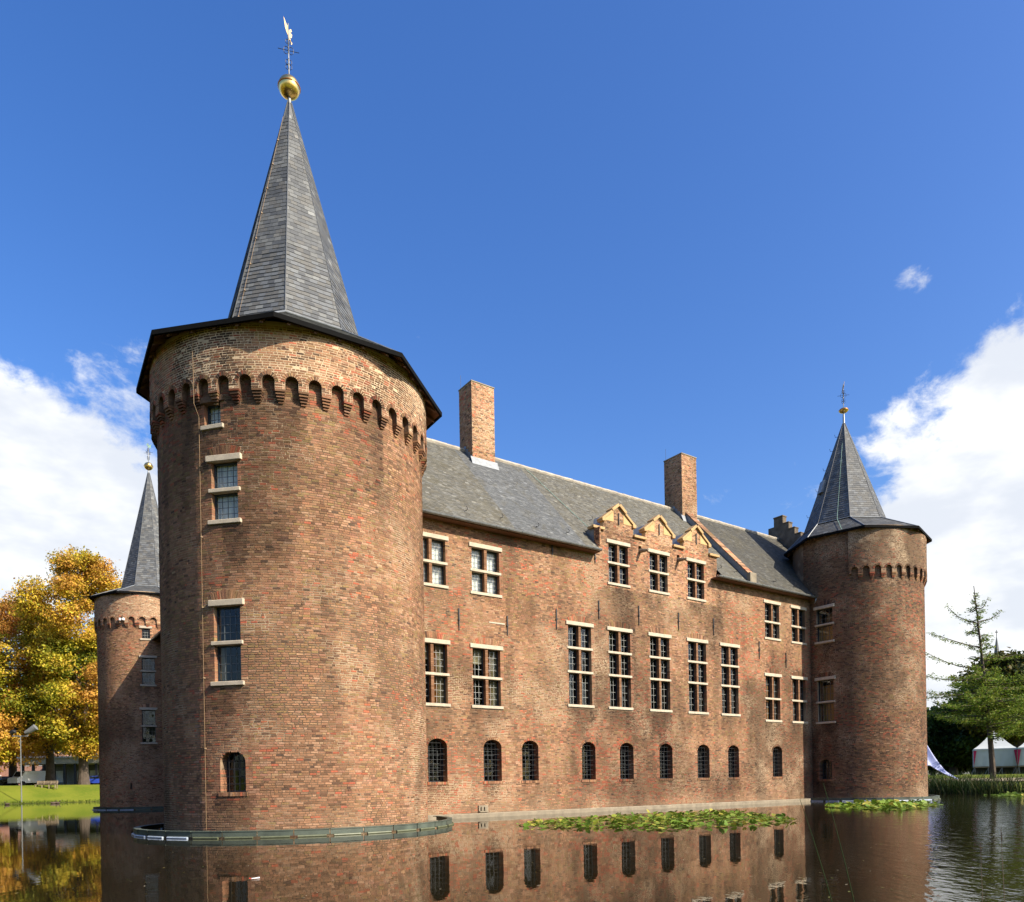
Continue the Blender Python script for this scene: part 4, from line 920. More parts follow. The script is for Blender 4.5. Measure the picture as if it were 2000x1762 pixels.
    for x in (14.47, 17.12):
        s = MB(); s.tube([(x, .05, 12.44), (x, -.30, 12.38), (x + .02, -.55, 12.36)], [.10, .085, .05], 8); s.build('water_spout', M['concrete'], t)
    # roof
    rf = MB(); x0, x1 = -1.4, 31.9
    for a, b, ya in ((x0, DX0, EY), (DX0, DX1, .30), (DX1, x1, EY)): rf.face([(a, ya, roof_z(ya)), (b, ya, roof_z(ya)), (b, RY, RZ), (a, RY, RZ)])
    rf.face([(x0, 2 * RY - EY, EZ), (x1, 2 * RY - EY, EZ), (x1, RY, RZ), (x0, RY, RZ)])
    for x in (x0, x1): rf.face([(x, EY, EZ), (x, 2 * RY - EY, EZ), (x, RY, RZ)])
    roof = rf.build('roof', M['slate_plain'], t)
    n = np.array([0, -SLP, 1.0]); n /= np.linalg.norm(n); v = np.array([0, 1, SLP]); v /= np.linalg.norm(v); u = np.array([1.0, 0, 0])
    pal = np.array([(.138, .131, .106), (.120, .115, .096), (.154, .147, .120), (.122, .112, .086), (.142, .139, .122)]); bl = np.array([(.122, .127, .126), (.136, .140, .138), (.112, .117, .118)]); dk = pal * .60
    parts = []
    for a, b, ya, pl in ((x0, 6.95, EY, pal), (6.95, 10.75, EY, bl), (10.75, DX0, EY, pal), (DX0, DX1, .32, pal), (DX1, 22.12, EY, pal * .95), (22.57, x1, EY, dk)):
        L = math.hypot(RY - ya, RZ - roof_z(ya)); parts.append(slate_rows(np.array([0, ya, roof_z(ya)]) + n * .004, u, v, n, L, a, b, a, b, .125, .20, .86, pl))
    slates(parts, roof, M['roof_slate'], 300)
    rg = MB(); k = 0; x = x0
    while x < x1 - .4: rg.tube([(x, RY, RZ + .015 + random.gauss(0, .006)), (x + .41, RY, RZ + .015 + random.gauss(0, .006))], .115, 8); x += .4
    rg.build('ridge_tiles', M['ridge'], t)
    hk = MB()
    for px, py in ((907, 998), (976, 1012), (1046, 1029), (1105, 1041), (1151, 1016), (1402, 1110), (1433, 1117), (1509, 1136), (1548, 1146)):
        d = pdir(px, py); q = (np.array([0, EY, EZ]) - CAM) @ n / (d @ n); p = CAM + d * q; hk.tube([p, p + n * .12 - v * .16, p + n * .20 - v * .16, p + n * .22 - v * .02], .014, 5)
    hk.build('roof_hooks', M['iron'], roof)
    wr = MB(); pts = [np.array([12.15, y, roof_z(y)]) + n * .05 for y in np.linspace(.4, RY, 6)]; wr.tube([(q[0] - i * .22, q[1], q[2]) for i, q in enumerate(pts)], .012, 5); wr.build('roof_conductor', M['verdigris'], roof)
    # chimneys
    for (xa, xb, ya, yb, zt) in ((7.60, 8.86, 4.0, 5.15, 20.32), (21.85, 23.10, 4.0, 5.40, 20.36)):
        cm = MB(); cm.box((xa, ya, roof_z(ya) - .5), (xb, yb, zt)); ch = cm.build('chimney', M['mortar_light'], t)
        zb_ = roof_z(ya) - .1
        for O, uu, nn, L in (((xa, ya, 0), (1, 0, 0), (0, -1, 0), xb - xa), ((xa, yb, 0), (0, -1, 0), (-1, 0, 0), yb - ya), ((xb, ya, 0), (0, 1, 0), (1, 0, 0), yb - ya), ((xb, yb, 0), (-1, 0, 0), (0, 1, 0), xb - xa)):
            brickwork(Plane(O, uu, nn), course_list(.0, L, zb_, zt, []), ch, 'dormer', 0, joint=.014)
        stone_block('chimney_cap', xa - .03, xb + .03, zt + .003, zt + .07, ya - .03, yb + .03, ch, M['concrete'])
        lf = MB(); z0_ = roof_z(ya); lf.face([(xa - .12, ya - .18, roof_z(ya - .18) + .04), (xb + .12, ya - .18, roof_z(ya - .18) + .04), (xb + .12, ya - .012, z0_ + .26), (xa - .12, ya - .012, z0_ + .26)])
        for k in range(4):
            yy = ya + .19 * k; lf.face([(xa - .016, yy, roof_z(yy)), (xa - .016, yy + .18, roof_z(yy + .18)), (xa - .016, yy + .18, roof_z(yy + .18) + .22), (xa - .016, yy, roof_z(yy) + .34)])
        lf.build('flashing', M['lead'], ch)
        rod = MB(); rod.tube([(xa + .05, yb - .1, zt), (xa + .05, yb - .1, zt + .75)], .008, 5); rod.build('lightning_rod', M['iron'], ch)
    # parapet that crosses the roof below the second chimney
    pr = MB(); xa, xb = 22.12, 22.57
    pr.hexa([(xa, EY, roof_z(EY) - .1), (xb, EY, roof_z(EY) - .1), (xb, 4.02, roof_z(4.02) - .1), (xa, 4.02, roof_z(4.02) - .1), (xa, EY, roof_z(EY) + .42), (xb, EY, roof_z(EY) + .42), (xb, 4.02, roof_z(4.02) + .42), (xa, 4.02, roof_z(4.02) + .42)])
    pp = pr.build('parapet', M['lead'], t)
    V = []
    for i in range(60):
        y0_, y1_ = EY + 4.44 * i / 60 + .004, EY + 4.44 * (i + 1) / 60 - .004; h0, h1 = roof_z(y0_) + .42, roof_z(y1_) + .42
        V.append([(xa - .03, y0_, h0 - .01), (xb + .03, y0_, h0 - .01), (xb + .03, y1_, h1 - .01), (xa - .03, y1_, h1 - .01), (xa - .03, y0_, h0 + .07), (xb + .03, y0_, h0 + .07), (xb + .03, y1_, h1 + .07), (xa - .03, y1_, h1 + .07)])
    solid_bricks('coping', [np.array(V)], pp, 'dormer'); stone_block('kneeler', xa - .04, xb + .04, roof_z(EY) - .05, roof_z(EY) + .52, EY - .12, EY + .12, pp, M['concrete'])
    # crow-stepped end gable
    sg = MB(); X0, X1 = 31.92, 32.32; steps = [(4.75, .35, 18.78)] + [(4.75, .35 + .45 * k, 18.72 - .47 * k) for k in range(1, 10)]
    prev = None
    for c, hw, zt in reversed(steps): sg.box((X0 + .001 * hw, c - hw, 11.5), (X1 - .001 * hw, c + hw, zt))
    sgo = sg.build('stepped_gable', M['niche2'], t)
    for c, hw, zt in steps: 
        stone_block('step_coping', X0 - .04, X1 + .04, zt + .003, zt + .07, c - hw - .03, c - max(0, hw - .45), sgo, M['niche2']) if hw > .4 else stone_block('step_coping', X0 - .04, X1 + .04, zt + .003, zt + .09, c - hw - .03, c + hw + .03, sgo, M['niche2'])
    # gutters and rainwater pipe
    for xa, xb in ((1.0, 11.57), (19.55, 28.25)):
        g = MB(); m = 10; r = .085; y, z = -.50, 11.90
        for q in range(m):
            a0_, a1_ = math.pi + math.pi * q / m, math.pi + math.pi * (q + 1) / m
            for rr in (r, r - .008): g.face([(xa, y + rr * math.cos(a0_), z + rr * math.sin(a0_)), (xb, y + rr * math.cos(a0_), z + rr * math.sin(a0_)), (xb, y + rr * math.cos(a1_), z + rr * math.sin(a1_)), (xa, y + rr * math.cos(a1_), z + rr * math.sin(a1_))])
        g.tube([(xa, y - r, z), (xb, y - r, z)], .012, 6)
        for xe in (xa, xb): g.face([(xe, y + r * math.cos(a), z + r * math.sin(a)) for a in np.linspace(math.pi, 2 * math.pi, 9)])
        go = g.build('gutter', M['zinc'], t)
        x = xa + .3
        while x < xb: 
            b = MB(); b.tube([(x, y + .10, z + .03)] + [(x, y + (r + .012) * math.cos(a), z + (r + .012) * math.sin(a)) for a in np.linspace(2 * math.pi, math.pi, 7)], .010, 5); b.build('gutter_bracket', M['zinc'], go); x += .65
        s = MB(); s.box((xa, EY + .02, 11.80), (xb, -.016, 11.86)); s.box((xa, EY - .0, 11.80), (xb, EY + .018, 11.95)); s.build('soffit', M['timber'], t)
    dp = MB(); dp.tube([(28.10, -.50, 11.82), (28.14, -.42, 11.62), (28.30, -.16, 11.2), (28.32, -.14, 10.9), (28.32, -.14, .25)], .052, 10)
    for z in (1.2, 3.2, 5.2, 7.2, 9.2): dp.tube([(28.32, -.14, z - .03), (28.32, -.14, z + .03)], .066, 10)
    dp.build('downpipe', M['zinc'], t, smooth=True)
    for x, a, b in ((4.32, 7.55, 8.44), (6.67, 7.58, 8.4), (9.29, 8.11, 9.02), (11.77, 8.84, 9.7), (14.3, 8.84, 9.77), (17.04, 8.88, 9.77), (19.66, 8.9, 9.78), (23.4, 7.96, 8.94), (25.8, 7.65, 8.52), (9.12, 11.35, 11.8), (11.60, 11.40, 11.86)):
        m = MB(); w = .022; m.hexa([(x - w * .5, -.045, a), (x + w * .5, -.045, a), (x + w * .5, -.016, a), (x - w * .5, -.016, a), (x - w * 1.3, -.05, b), (x + w * 1.3, -.05, b), (x + w * 1.3, -.016, b), (x - w * 1.3, -.016, b)]); m.box((x - .035, -.07, (a + b) / 2 - .04), (x + .035, -.016, (a + b) / 2 + .04)); m.build('wall_anchor', M['iron'], t)
    stone_block('stone_slab', 5.75, 6.55, 8.00, 8.07, -.03, .02, t)
    stone_block('ledge', 1.2, 28.25, -.6, .17, -.33, -.016, t, M['concrete'], .02)
    bx = MB(); bx.box((5.10, -.13, .20), (5.50, -.06, .25)); bx.box((5.18, -.12, .26), (5.28, -.03, .42)); bx.box((5.34, -.12, .26), (5.44, -.03, .42)); bx.box((5.08, -.06, .18), (5.52, -.016, .48)); bx.build('junction_box', M['concrete'], t)
    # west range behind the nearest tower
    fw_ = Plane((-1.0, 0, 0), (0, -1, 0), (-1, 0, 0))
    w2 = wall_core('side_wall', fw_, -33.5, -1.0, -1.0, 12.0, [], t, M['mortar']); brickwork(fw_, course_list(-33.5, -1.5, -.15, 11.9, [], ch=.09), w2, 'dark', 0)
    r2 = MB(); r2.face([(-1.45, RY, EZ), (-1.45, 33.5, EZ), (3.75, 33.5, RZ), (3.75, RY, RZ)]); r2.face([(8.95, 9.8, EZ), (8.95, 33.5, EZ), (3.75, 33.5, RZ), (3.75, RY, RZ)]); r2.face([(-1.45, 33.5, EZ), (8.95, 33.5, EZ), (3.75, 33.5, RZ)]); r2.build('side_roof', M['slate_plain'], t)
    g2 = MB(); g2.tube([(-1.5, 2, EZ - .02), (-1.5, 32.6, EZ - .02)], .09, 8); g2.build('side_gutter', M['zinc'], t)
build_wing()

# ------------------------------------------------------------------ water lilies
def lily_patch(poly_px, n, label, zmax=.045, size=(.06, .115)):
    pts = np.array([on_z(*q)[:2] for q in poly_px]); c = pts.mean(0)
    t = thing('water_lily_patch', label, 'water lilies', (c[0], c[1], 0)); tot = []
    variants = []
    cols = [(.11, .19, .018), (.16, .24, .024), (.075, .13, .014), (.24, .27, .035), (.34, .30, .05), (.18, .23, .035)]
    for v in range(8):
        r = np.random.default_rng(v); k = 14; a0 = r.random() * 6.28; V = [(0, 0, .0)]
        for i in range(k):
            a = a0 + .22 + (6.28 - .44) * i / (k - 1); rad = 1 + r.normal(0, .04); V.append((rad * math.cos(a), rad * math.sin(a), .10 * math.sin(2 * a + r.random()) + r.normal(0, .03) + .06))
        me = mesh_np('leaf', V, [(0, i, i + 1) for i in range(1, k)], np.repeat([cols[v % 6]], k - 1, 0), smooth=True); me.materials.append(M['pad']); variants.append(me)
    mn, mx = pts.min(0), pts.max(0); count = 0; rest = []
    def inside(x, y):
        c_ = False
        for i in range(len(pts)):
            a, b = pts[i], pts[i - 1]
            if (a[1] > y) != (b[1] > y) and x < (b[0] - a[0]) * (y - a[1]) / (b[1] - a[1]) + a[0]: c_ = not c_
        return c_
    items = []
    while len(items) < n:
        x, y = random.uniform(mn[0], mx[0]), random.uniform(mn[1], mx[1])
        q = vnoise(np.array([[x, y, 0]]), .9, 5)[0]
        if inside(x, y) and random.random() < .35 + q: items.append((x, y))
    items.sort(key=lambda p: math.hypot(p[0] - CAM[0], p[1] - CAM[1])); VV, FF, CC = [], [], []; base = 0
    for i, (x, y) in enumerate(items):
        up_ = random.random() < .30; z = random.uniform(.02, zmax) if up_ else .012 + random.random() * .02
        tilt = random.gauss(0, .38) if up_ else random.gauss(0, .05); sc = random.uniform(*size); rot = (tilt, random.gauss(0, .3 if up_ else .04), random.random() * 6.28)
        me = random.choice(variants)
        if i < 290:
            o = bpy.data.objects.new('leaf', me); COL.objects.link(o); o.parent = t; o.location = (x - c[0], y - c[1], z + (abs(math.sin(tilt)) * sc if up_ else 0)); o.rotation_euler = rot; o.scale = (sc, sc, sc)
        else:
            Mx = Matrix.LocRotScale(Vector((x - c[0], y - c[1], z + (abs(math.sin(tilt)) * sc if up_ else 0))), __import__('mathutils').Euler(rot), Vector((sc, sc, sc)))
            vv = [tuple(Mx @ v.co) for v in me.vertices]; VV += vv; FF += [(base, base + j, base + j + 1) for j in range(1, len(vv) - 1)]; CC += [cols[variants.index(me) % 6]] * (len(vv) - 2); base += len(vv)
    if VV: obj('leaf_mass', mesh_np('leaf_mass', VV, FF, CC, True), M['pad'], t, kind='stuff')
lily_patch([(1008, 1612), (1040, 1604), (1120, 1598), (1230, 1592), (1330, 1588), (1430, 1585), (1500, 1592), (1560, 1603), (1500, 1612), (1400, 1617), (1300, 1622), (1160, 1620), (1060, 1619)], 1500, 'wide patch of green water lilies in front of the long wing')
lily_patch([(1605, 1576), (1660, 1571), (1720, 1567), (1790, 1568), (1838, 1573), (1800, 1579), (1760, 1584), (1700, 1582), (1640, 1579)], 700, 'smaller patch of water lilies before the far right tower', .08, (.09, .16))
lily_patch([(1920, 1553), (1990, 1551), (2060, 1551), (2060, 1556), (1985, 1556)], 160, 'thin strip of pale water lilies below the right bank', .03, (.12, .18))

# ------------------------------------------------------------------ trees
def branches(mb, p, d, L, r, depth, tips, spread=.6, n=3, gravity=.0):
    p = np.array(p, float); d = np.array(d, float) / np.linalg.norm(d); pts = [p]; k = 4
    for i in range(k):
        d = d + np.array([random.gauss(0, .10), random.gauss(0, .10), random.gauss(0, .06) + gravity]); d /= np.linalg.norm(d); p = p + d * L / k; pts.append(p)
    mb.tube(pts, [r * (1 - .45 * i / k) for i in range(k + 1)], 7 if depth > 1 else 5, cap=False)
    tips.append((pts[-1], d)); tips.append((pts[2], d))
    if depth > 0:
        for q in range(n):
            b = pts[random.choice((2, 3, 4))]; a = random.random() * 6.28; e = np.array([math.cos(a), math.sin(a), random.uniform(-.1, .5)]); nd = d * (1 - spread) + e * spread
            branches(mb, b, nd, L * random.uniform(.55, .8), r * .5, depth - 1, tips, spread, n, gravity)
def leaf_cloud(lobes, n, pal, size, droop=.3, clump=34, spread=.55):
    """lobes: (centre, radii). Leaves gather in clumps near the lobe shells; returns V, F, colours"""
    vol = np.array([np.prod(r) ** .72 for c, r in lobes]); vol = vol / vol.sum(); C_ = []; N_ = []
    nc = n // clump; which = rng.choice(len(lobes), nc, p=vol)
    c = np.array([lobes[w][0] for w in which]); r = np.array([lobes[w][1] for w in which]); d = rng.normal(size=(nc, 3)); d /= np.linalg.norm(d, axis=1, keepdims=True)
    rad = rng.random((nc, 1)) ** .45 * 1.12; cc = c + d * r * rad * (1 + rng.normal(0, .05, (nc, 1)))
    tone = np.clip(.55 + .62 * fbm(cc, .5, 9, 3) + rng.normal(0, .14, nc), .45, 1.45); hue = .5 * fbm(cc, .12, 33, 2) + .5 * fbm(cc, .5, 35, 2)
    P = np.repeat(cc, clump, 0) + rng.normal(0, 1, (nc * clump, 3)) * np.array([spread, spread, spread * .55]); D = np.repeat(d, clump, 0); T = np.repeat(tone, clump); H = np.repeat(hue, clump); m = len(P)
    s = size * rng.uniform(.6, 1.3, (m, 1)); nrm = D * .7 + rng.normal(0, .6, (m, 3)) + np.array([0, 0, .35]); nrm /= np.linalg.norm(nrm, axis=1, keepdims=True)
    a = np.cross(nrm, rng.normal(size=(m, 3))); a /= np.linalg.norm(a, axis=1, keepdims=True); b = np.cross(nrm, a); a[:, 2] -= droop * .3
    V = np.stack([P - a * s, P + b * s * .55, P + a * s, P - b * s * .55], 1)
    pal = np.array(pal); k = np.clip((H - .28) / .44 * len(pal) + rng.normal(0, .7, m), 0, len(pal) - 1).astype(int)
    col = pal[k] * T[:, None] * rng.uniform(.8, 1.2, (m, 1))
    return V.reshape(-1, 3), (np.arange(m)[:, None] * 4 + np.arange(4)), col
def tree(name, base, h, lobes, n, pal, size, label, trunk_r=.6, group='trees in the castle park', trunk_h=None, lean=(0, 0), spread=.55, clump=34, bark=None):
    b = np.array(base, float); t = thing(name, label, 'tree', tuple(b), 0, group); tips = []
    mb = MB(); th = trunk_h or h * .28
    p0 = np.array([0, 0, -.3]); pts = [p0, np.array([lean[0] * .2, lean[1] * .2, th * .25]), np.array([lean[0] * .6, lean[1] * .6, th * .7]), np.array([lean[0], lean[1], th])]
    mb.tube(pts, [trunk_r * 1.35, trunk_r, trunk_r * .85, trunk_r * .75], 12)
    for k in range(6):
        a = k * 1.05 + random.random(); branches(mb, pts[-1] - (0, 0, random.random() * th * .3), (math.cos(a) * .8, math.sin(a) * .8, 1.0), h * .17, trunk_r * .42, 2, tips, .5)
    branches(mb, pts[-1], (0, 0, 1), h * .30, trunk_r * .7, 1, tips, .35)
    mb.build('trunk', bark or M['bark'], t)
    L = [(np.array(c), np.array(r)) for c, r in lobes]; V, F, C = leaf_cloud(L, n, pal, size, clump=clump, spread=spread)
    obj('crown', mesh_np('crown', V, F, C), M['leaf'], t); return t
AUT = [(.17, .21, .018), (.32, .32, .022), (.48, .39, .028), (.58, .42, .034), (.60, .36, .042), (.56, .29, .050)]
def lobes_auto(h, rx, lo, n, seed, skew=0):
    r = random.Random(seed); out = []
    for i in range(n * 4):
        f = ((i + .5) / (n * 4)) ** .9; z = lo + (h - lo) * f; w = rx * (math.sin(math.pi * (.16 + f * .80)) ** .65); a = i * 2.4 + r.random(); q = r.uniform(.15, .95)
        rr = rx * r.uniform(.17, .33) * (1 - .25 * f); out.append(((w * q * math.cos(a), w * q * math.sin(a), z + r.gauss(0, .5)), (rr, rr, rr * .72)))
    return out
def left_trees():
    spec = [('chestnut_tree', (163, 122), 33.5, 8.4, 5.5, 18, 90000, 'tall golden chestnut tree just left of the slim tower', 0.95), ('chestnut_tree', (-66, 124), 23, 10.5, 2.6, 16, 70000, 'yellow chestnut with low drooping crown at the left picture edge', .85),
            ('chestnut_tree', (25, 133), 27.5, 9.6, 5, 16, 60000, 'orange brown chestnut tree behind the lamp mast', .8), ('chestnut_tree', (98, 127), 26.5, 5.6, 6, 11, 30000, 'green yellow tree with dark trunk between two golden chestnuts', .85),
            ('chestnut_tree', (222, 134), 25, 7.5, 5, 13, 36000, 'leaning chestnut tree mostly hidden behind the slim tower', .6)]
    for i, (nm, (px, dist), h, rx, lo, nl, n, lab, tr) in enumerate(spec):
        q = at(px, 1500, dist); z = gz(q[0], q[1]); pal = AUT if i != 3 else AUT[:4]
        if i == 2: pal = [(.50, .36, .035), (.56, .34, .045), (.54, .27, .050), (.46, .20, .045)]
        if i == 1: pal = AUT[1:] + [(.56, .30, .05)]
        tree(nm, (q[0], q[1], z - .05), h, lobes_auto(h - 1.4, rx, lo, nl, i + 3), int(n * 1.05), pal, .175, lab, tr * .66, 'autumn chestnuts on the left lawn', lean=(1.5, .5) if i == 4 else (0, 0), trunk_h=6.5, spread=.46, clump=17)
left_trees()
def west_trees():
    labs = ['first big tree on the west bank outside the picture', 'second big tree on the west bank outside the picture', 'third big tree on the west bank outside the picture', 'fourth big tree on the west bank outside the picture', 'fifth big tree on the west bank outside the picture', 'sixth big tree on the west bank outside the picture']
    for k, (px, dist) in enumerate(((-420, 100), (-640, 84), (-900, 70), (-1300, 58), (-2000, 50), (-3600, 44))):
        q = at(px, 1500, dist); tree('chestnut_tree', (q[0], q[1], gz(q[0], q[1]) - .05), 27, lobes_auto(25.5, 10.5, 2.5, 14, k + 90), 16000, AUT[:3], .55, labs[k], .8, 'big trees on the west bank', trunk_h=5, spread=1.0)
west_trees()
def added_south_trees():  # unseen trees added to darken window reflections and cut the sky fill
    for k in range(9):
        a = R_(-68 + k * 17); r = 62 + 14 * (k % 3); x, y = CAM[0] + r * math.sin(a), CAM[1] - r * math.cos(a)
        tree('park_tree', (x, y, gz(x, y) - .05), 24, lobes_auto(23, 10.5, 2, 12, k + 130), 7000, AUT[:2] + [(.05, .09, .012)], .6, '%s added unseen tree behind the viewer, darkening the window reflections' % ('first', 'second', 'third', 'fourth', 'fifth', 'sixth', 'seventh', 'eighth', 'ninth')[k], .5, 'added unseen trees behind the viewer', trunk_h=4, spread=1.0)
added_south_trees()
GRN = [(.026, .055, .008), (.040, .078, .010), (.060, .105, .013), (.085, .125, .016)]; OLV = [(.055, .080, .012), (.085, .095, .014), (.14, .12, .018), (.19, .12, .020)]
def right_trees():
    for i, (px, dist, h, rx, lo, n, pal, lab, tr) in enumerate(((1862, 104, 9.0, 5.2, 1.2, 26000, GRN, 'dense dark green tree behind the lavender star tent', .5), (1905, 112, 10.5, 6.0, 1.5, 26000, GRN, 'dark green tree behind the young conifer trunk', .5),
                        (1992, 98, 13.4, 6.2, 4.2, 34000, OLV, 'tall olive and rust coloured tree at the right picture edge', .6), (1822, 120, 9.2, 2.8, 1.5, 9000, [(.075, .11, .02), (.11, .15, .025), (.15, .17, .03)], 'small light green tree next to the far right tower', .3),
                        (1965, 118, 10.5, 6, 1.0, 20000, GRN, 'dark bushy tree behind the white marquee', .5), (2090, 105, 13, 7, 3, 24000, OLV, 'broad olive tree just beyond the right picture edge', .6))):
        q = at(px, 1500, dist); tree('park_tree', (q[0], q[1], gz(q[0], q[1]) - .05), h, lobes_auto(h - 1, rx, lo, 13, i + 40), n, pal, .26, lab, tr, 'trees on the right bank', trunk_h=2.6 if i != 2 else 5, spread=.5)
    FAR_LAB = ['far dark tree well beyond the left picture edge', 'second far tree beyond the left picture edge', 'far tree closest outside the left edge', 'far dark tree behind the drooping yellow chestnut', 'far dark tree behind the lamp mast', 'far dark tree behind the slim tower', 'far dark tree hidden behind the nearest tower', 'far tree just outside the right picture edge', 'second far tree beyond the right edge', 'outermost far tree beyond the right edge']
    for k, (px, dist, h) in enumerate(((-380, 170, 17), (-260, 165, 19), (-150, 172, 16), (-40, 180, 17), (70, 178, 15), (190, 175, 16), (300, 180, 17), (2180, 150, 16), (2290, 140, 17), (2400, 130, 16))):
        q = at(px, 1500, dist); tree('far_tree', (q[0], q[1], gz(q[0], q[1])), h, lobes_auto(h - 1, 8, 1.5, 9, k + 70), 5000, GRN + OLV[:2], .5, FAR_LAB[k], .4, 'far belt of trees', trunk_h=3, spread=.9)
right_trees()
def conifer():
    q = at(1940, 1513, 74); b = np.array([q[0], q[1], gz(q[0], q[1])]); t = thing('young_conifer', 'young sparse conifer with long bare branches beside the white marquee', 'tree', tuple(b))
    side = rt0; H = 16.2; mb = MB(); off = lambda z: -1.35 * (max(z, 0) / H) ** 1.2
    trunk = [side * off(z) + np.array([0, 0, z]) for z in np.linspace(-.3, H, 14)]; mb.tube([trunk[0]] + trunk[1:], [.25 * (1 - .95 * i / 13) + .015 for i in range(14)], 8); 
    V, C = [], []; r = random.Random(5)
    pal = np.array([(.10, .18, .016), (.15, .23, .022), (.20, .26, .028), (.22, .23, .034)])
    specs = [(z, r.uniform(0, 6.28), None) for z in list(np.linspace(3.4, 15.6, 58)) + list(np.linspace(4.2, 8.6, 46))]
    for z, a, _ in specs + [(9.4, None, (-5.2, 1.4)), (10.0, None, (3.0, .3)), (8.3, None, (-6.3, .8)), (11.2, None, (-4.3, 1.2)), (13.0, None, (-2.6, 1.7)), (13.1, None, (1.9, 1.1)), (7.6, None, (4.6, .2)), (7.0, None, (-5.4, .5)), (6.4, None, (5.0, -.2)), (14.2, None, (1.0, 1.0))]:
        f = z / H
        if a is not None:
            L = ((7.2 if f < .5 else 4.6) * (1 - f) ** .8 + .35) * r.uniform(.45, 1.1) * (1.0 if f < .55 else .55); e = np.array([math.cos(a), math.sin(a), 0]); rise = L * r.uniform(-.02, .25)
        else: L = abs(_[0]); e = side * (1 if _[0] > 0 else -1); rise = _[1]
        p0 = side * off(z) + np.array([0, 0, z]); pts = [p0 + e * L * u + np.array([0, 0, rise * u * u + .12 * math.sin(u * 5 + z)]) for u in np.linspace(0, 1, 6)]
        mb.tube(pts, [.055 * (1 - .8 * i / 5) + .006 for i in range(6)], 5, cap=False)
        dens = (90 if f < .52 else 80) if a is not None else 55
        for _k in range(int(dens * L)):
            u = r.random() ** .7; p = p0 + e * L * u + np.array([0, 0, rise * u * u]); w = .34 * (1 - .5 * u) if f < .52 else .16
            p = p + np.array([r.gauss(0, w), r.gauss(0, w), r.gauss(-.05, w * .55)]); d = np.array([r.gauss(0, 1), r.gauss(0, 1), r.gauss(-.2, .4)]); d /= np.linalg.norm(d); c = np.cross(d, (r.gauss(0, 1), r.gauss(0, 1), r.gauss(0, 1))); c /= np.linalg.norm(c) + 1e-6
            s = r.uniform(.07, .14); V += [p - d * s, p + c * s * .3, p + d * s, p - c * s * .3]; C.append(pal[r.randrange(4)] * r.uniform(.7, 1.25))
    mb.build('trunk', M['bark'], t); n = len(C); obj('crown', mesh_np('crown', np.array(V), np.arange(n * 4).reshape(-1, 4), np.array(C)), M['leaf'], t)
conifer()

# ------------------------------------------------------------------ reeds
def blades(points, hr, w, pal, lean=.25, seg=3):
    V, F, C = [], [], []; b = 0
    for (x, y, z) in points:
        h = random.uniform(*hr); a = random.random() * 6.28; lx, ly = random.gauss(0, lean) * h, random.gauss(0, lean) * h; c = np.array(pal[random.randrange(len(pal))]) * random.uniform(.7, 1.25); ww = w * random.uniform(.7, 1.3)
        for i in range(seg + 1):
            u = i / seg; k = ww * (1 - u ** 2) + .001; cx, cy, cz = x + lx * u * u, y + ly * u * u, z + h * u * (1 - .12 * u)
            V += [(cx - math.cos(a) * k, cy - math.sin(a) * k, cz), (cx + math.cos(a) * k, cy + math.sin(a) * k, cz)]
        for i in range(seg): F.append((b + 2 * i, b + 2 * i + 1, b + 2 * i + 3, b + 2 * i + 2)); C.append(c)
        b += 2 * (seg + 1)
    return V, F, C
RD = [(.014, .036, .007), (.022, .050, .009), (.035, .058, .012), (.07, .07, .02)]
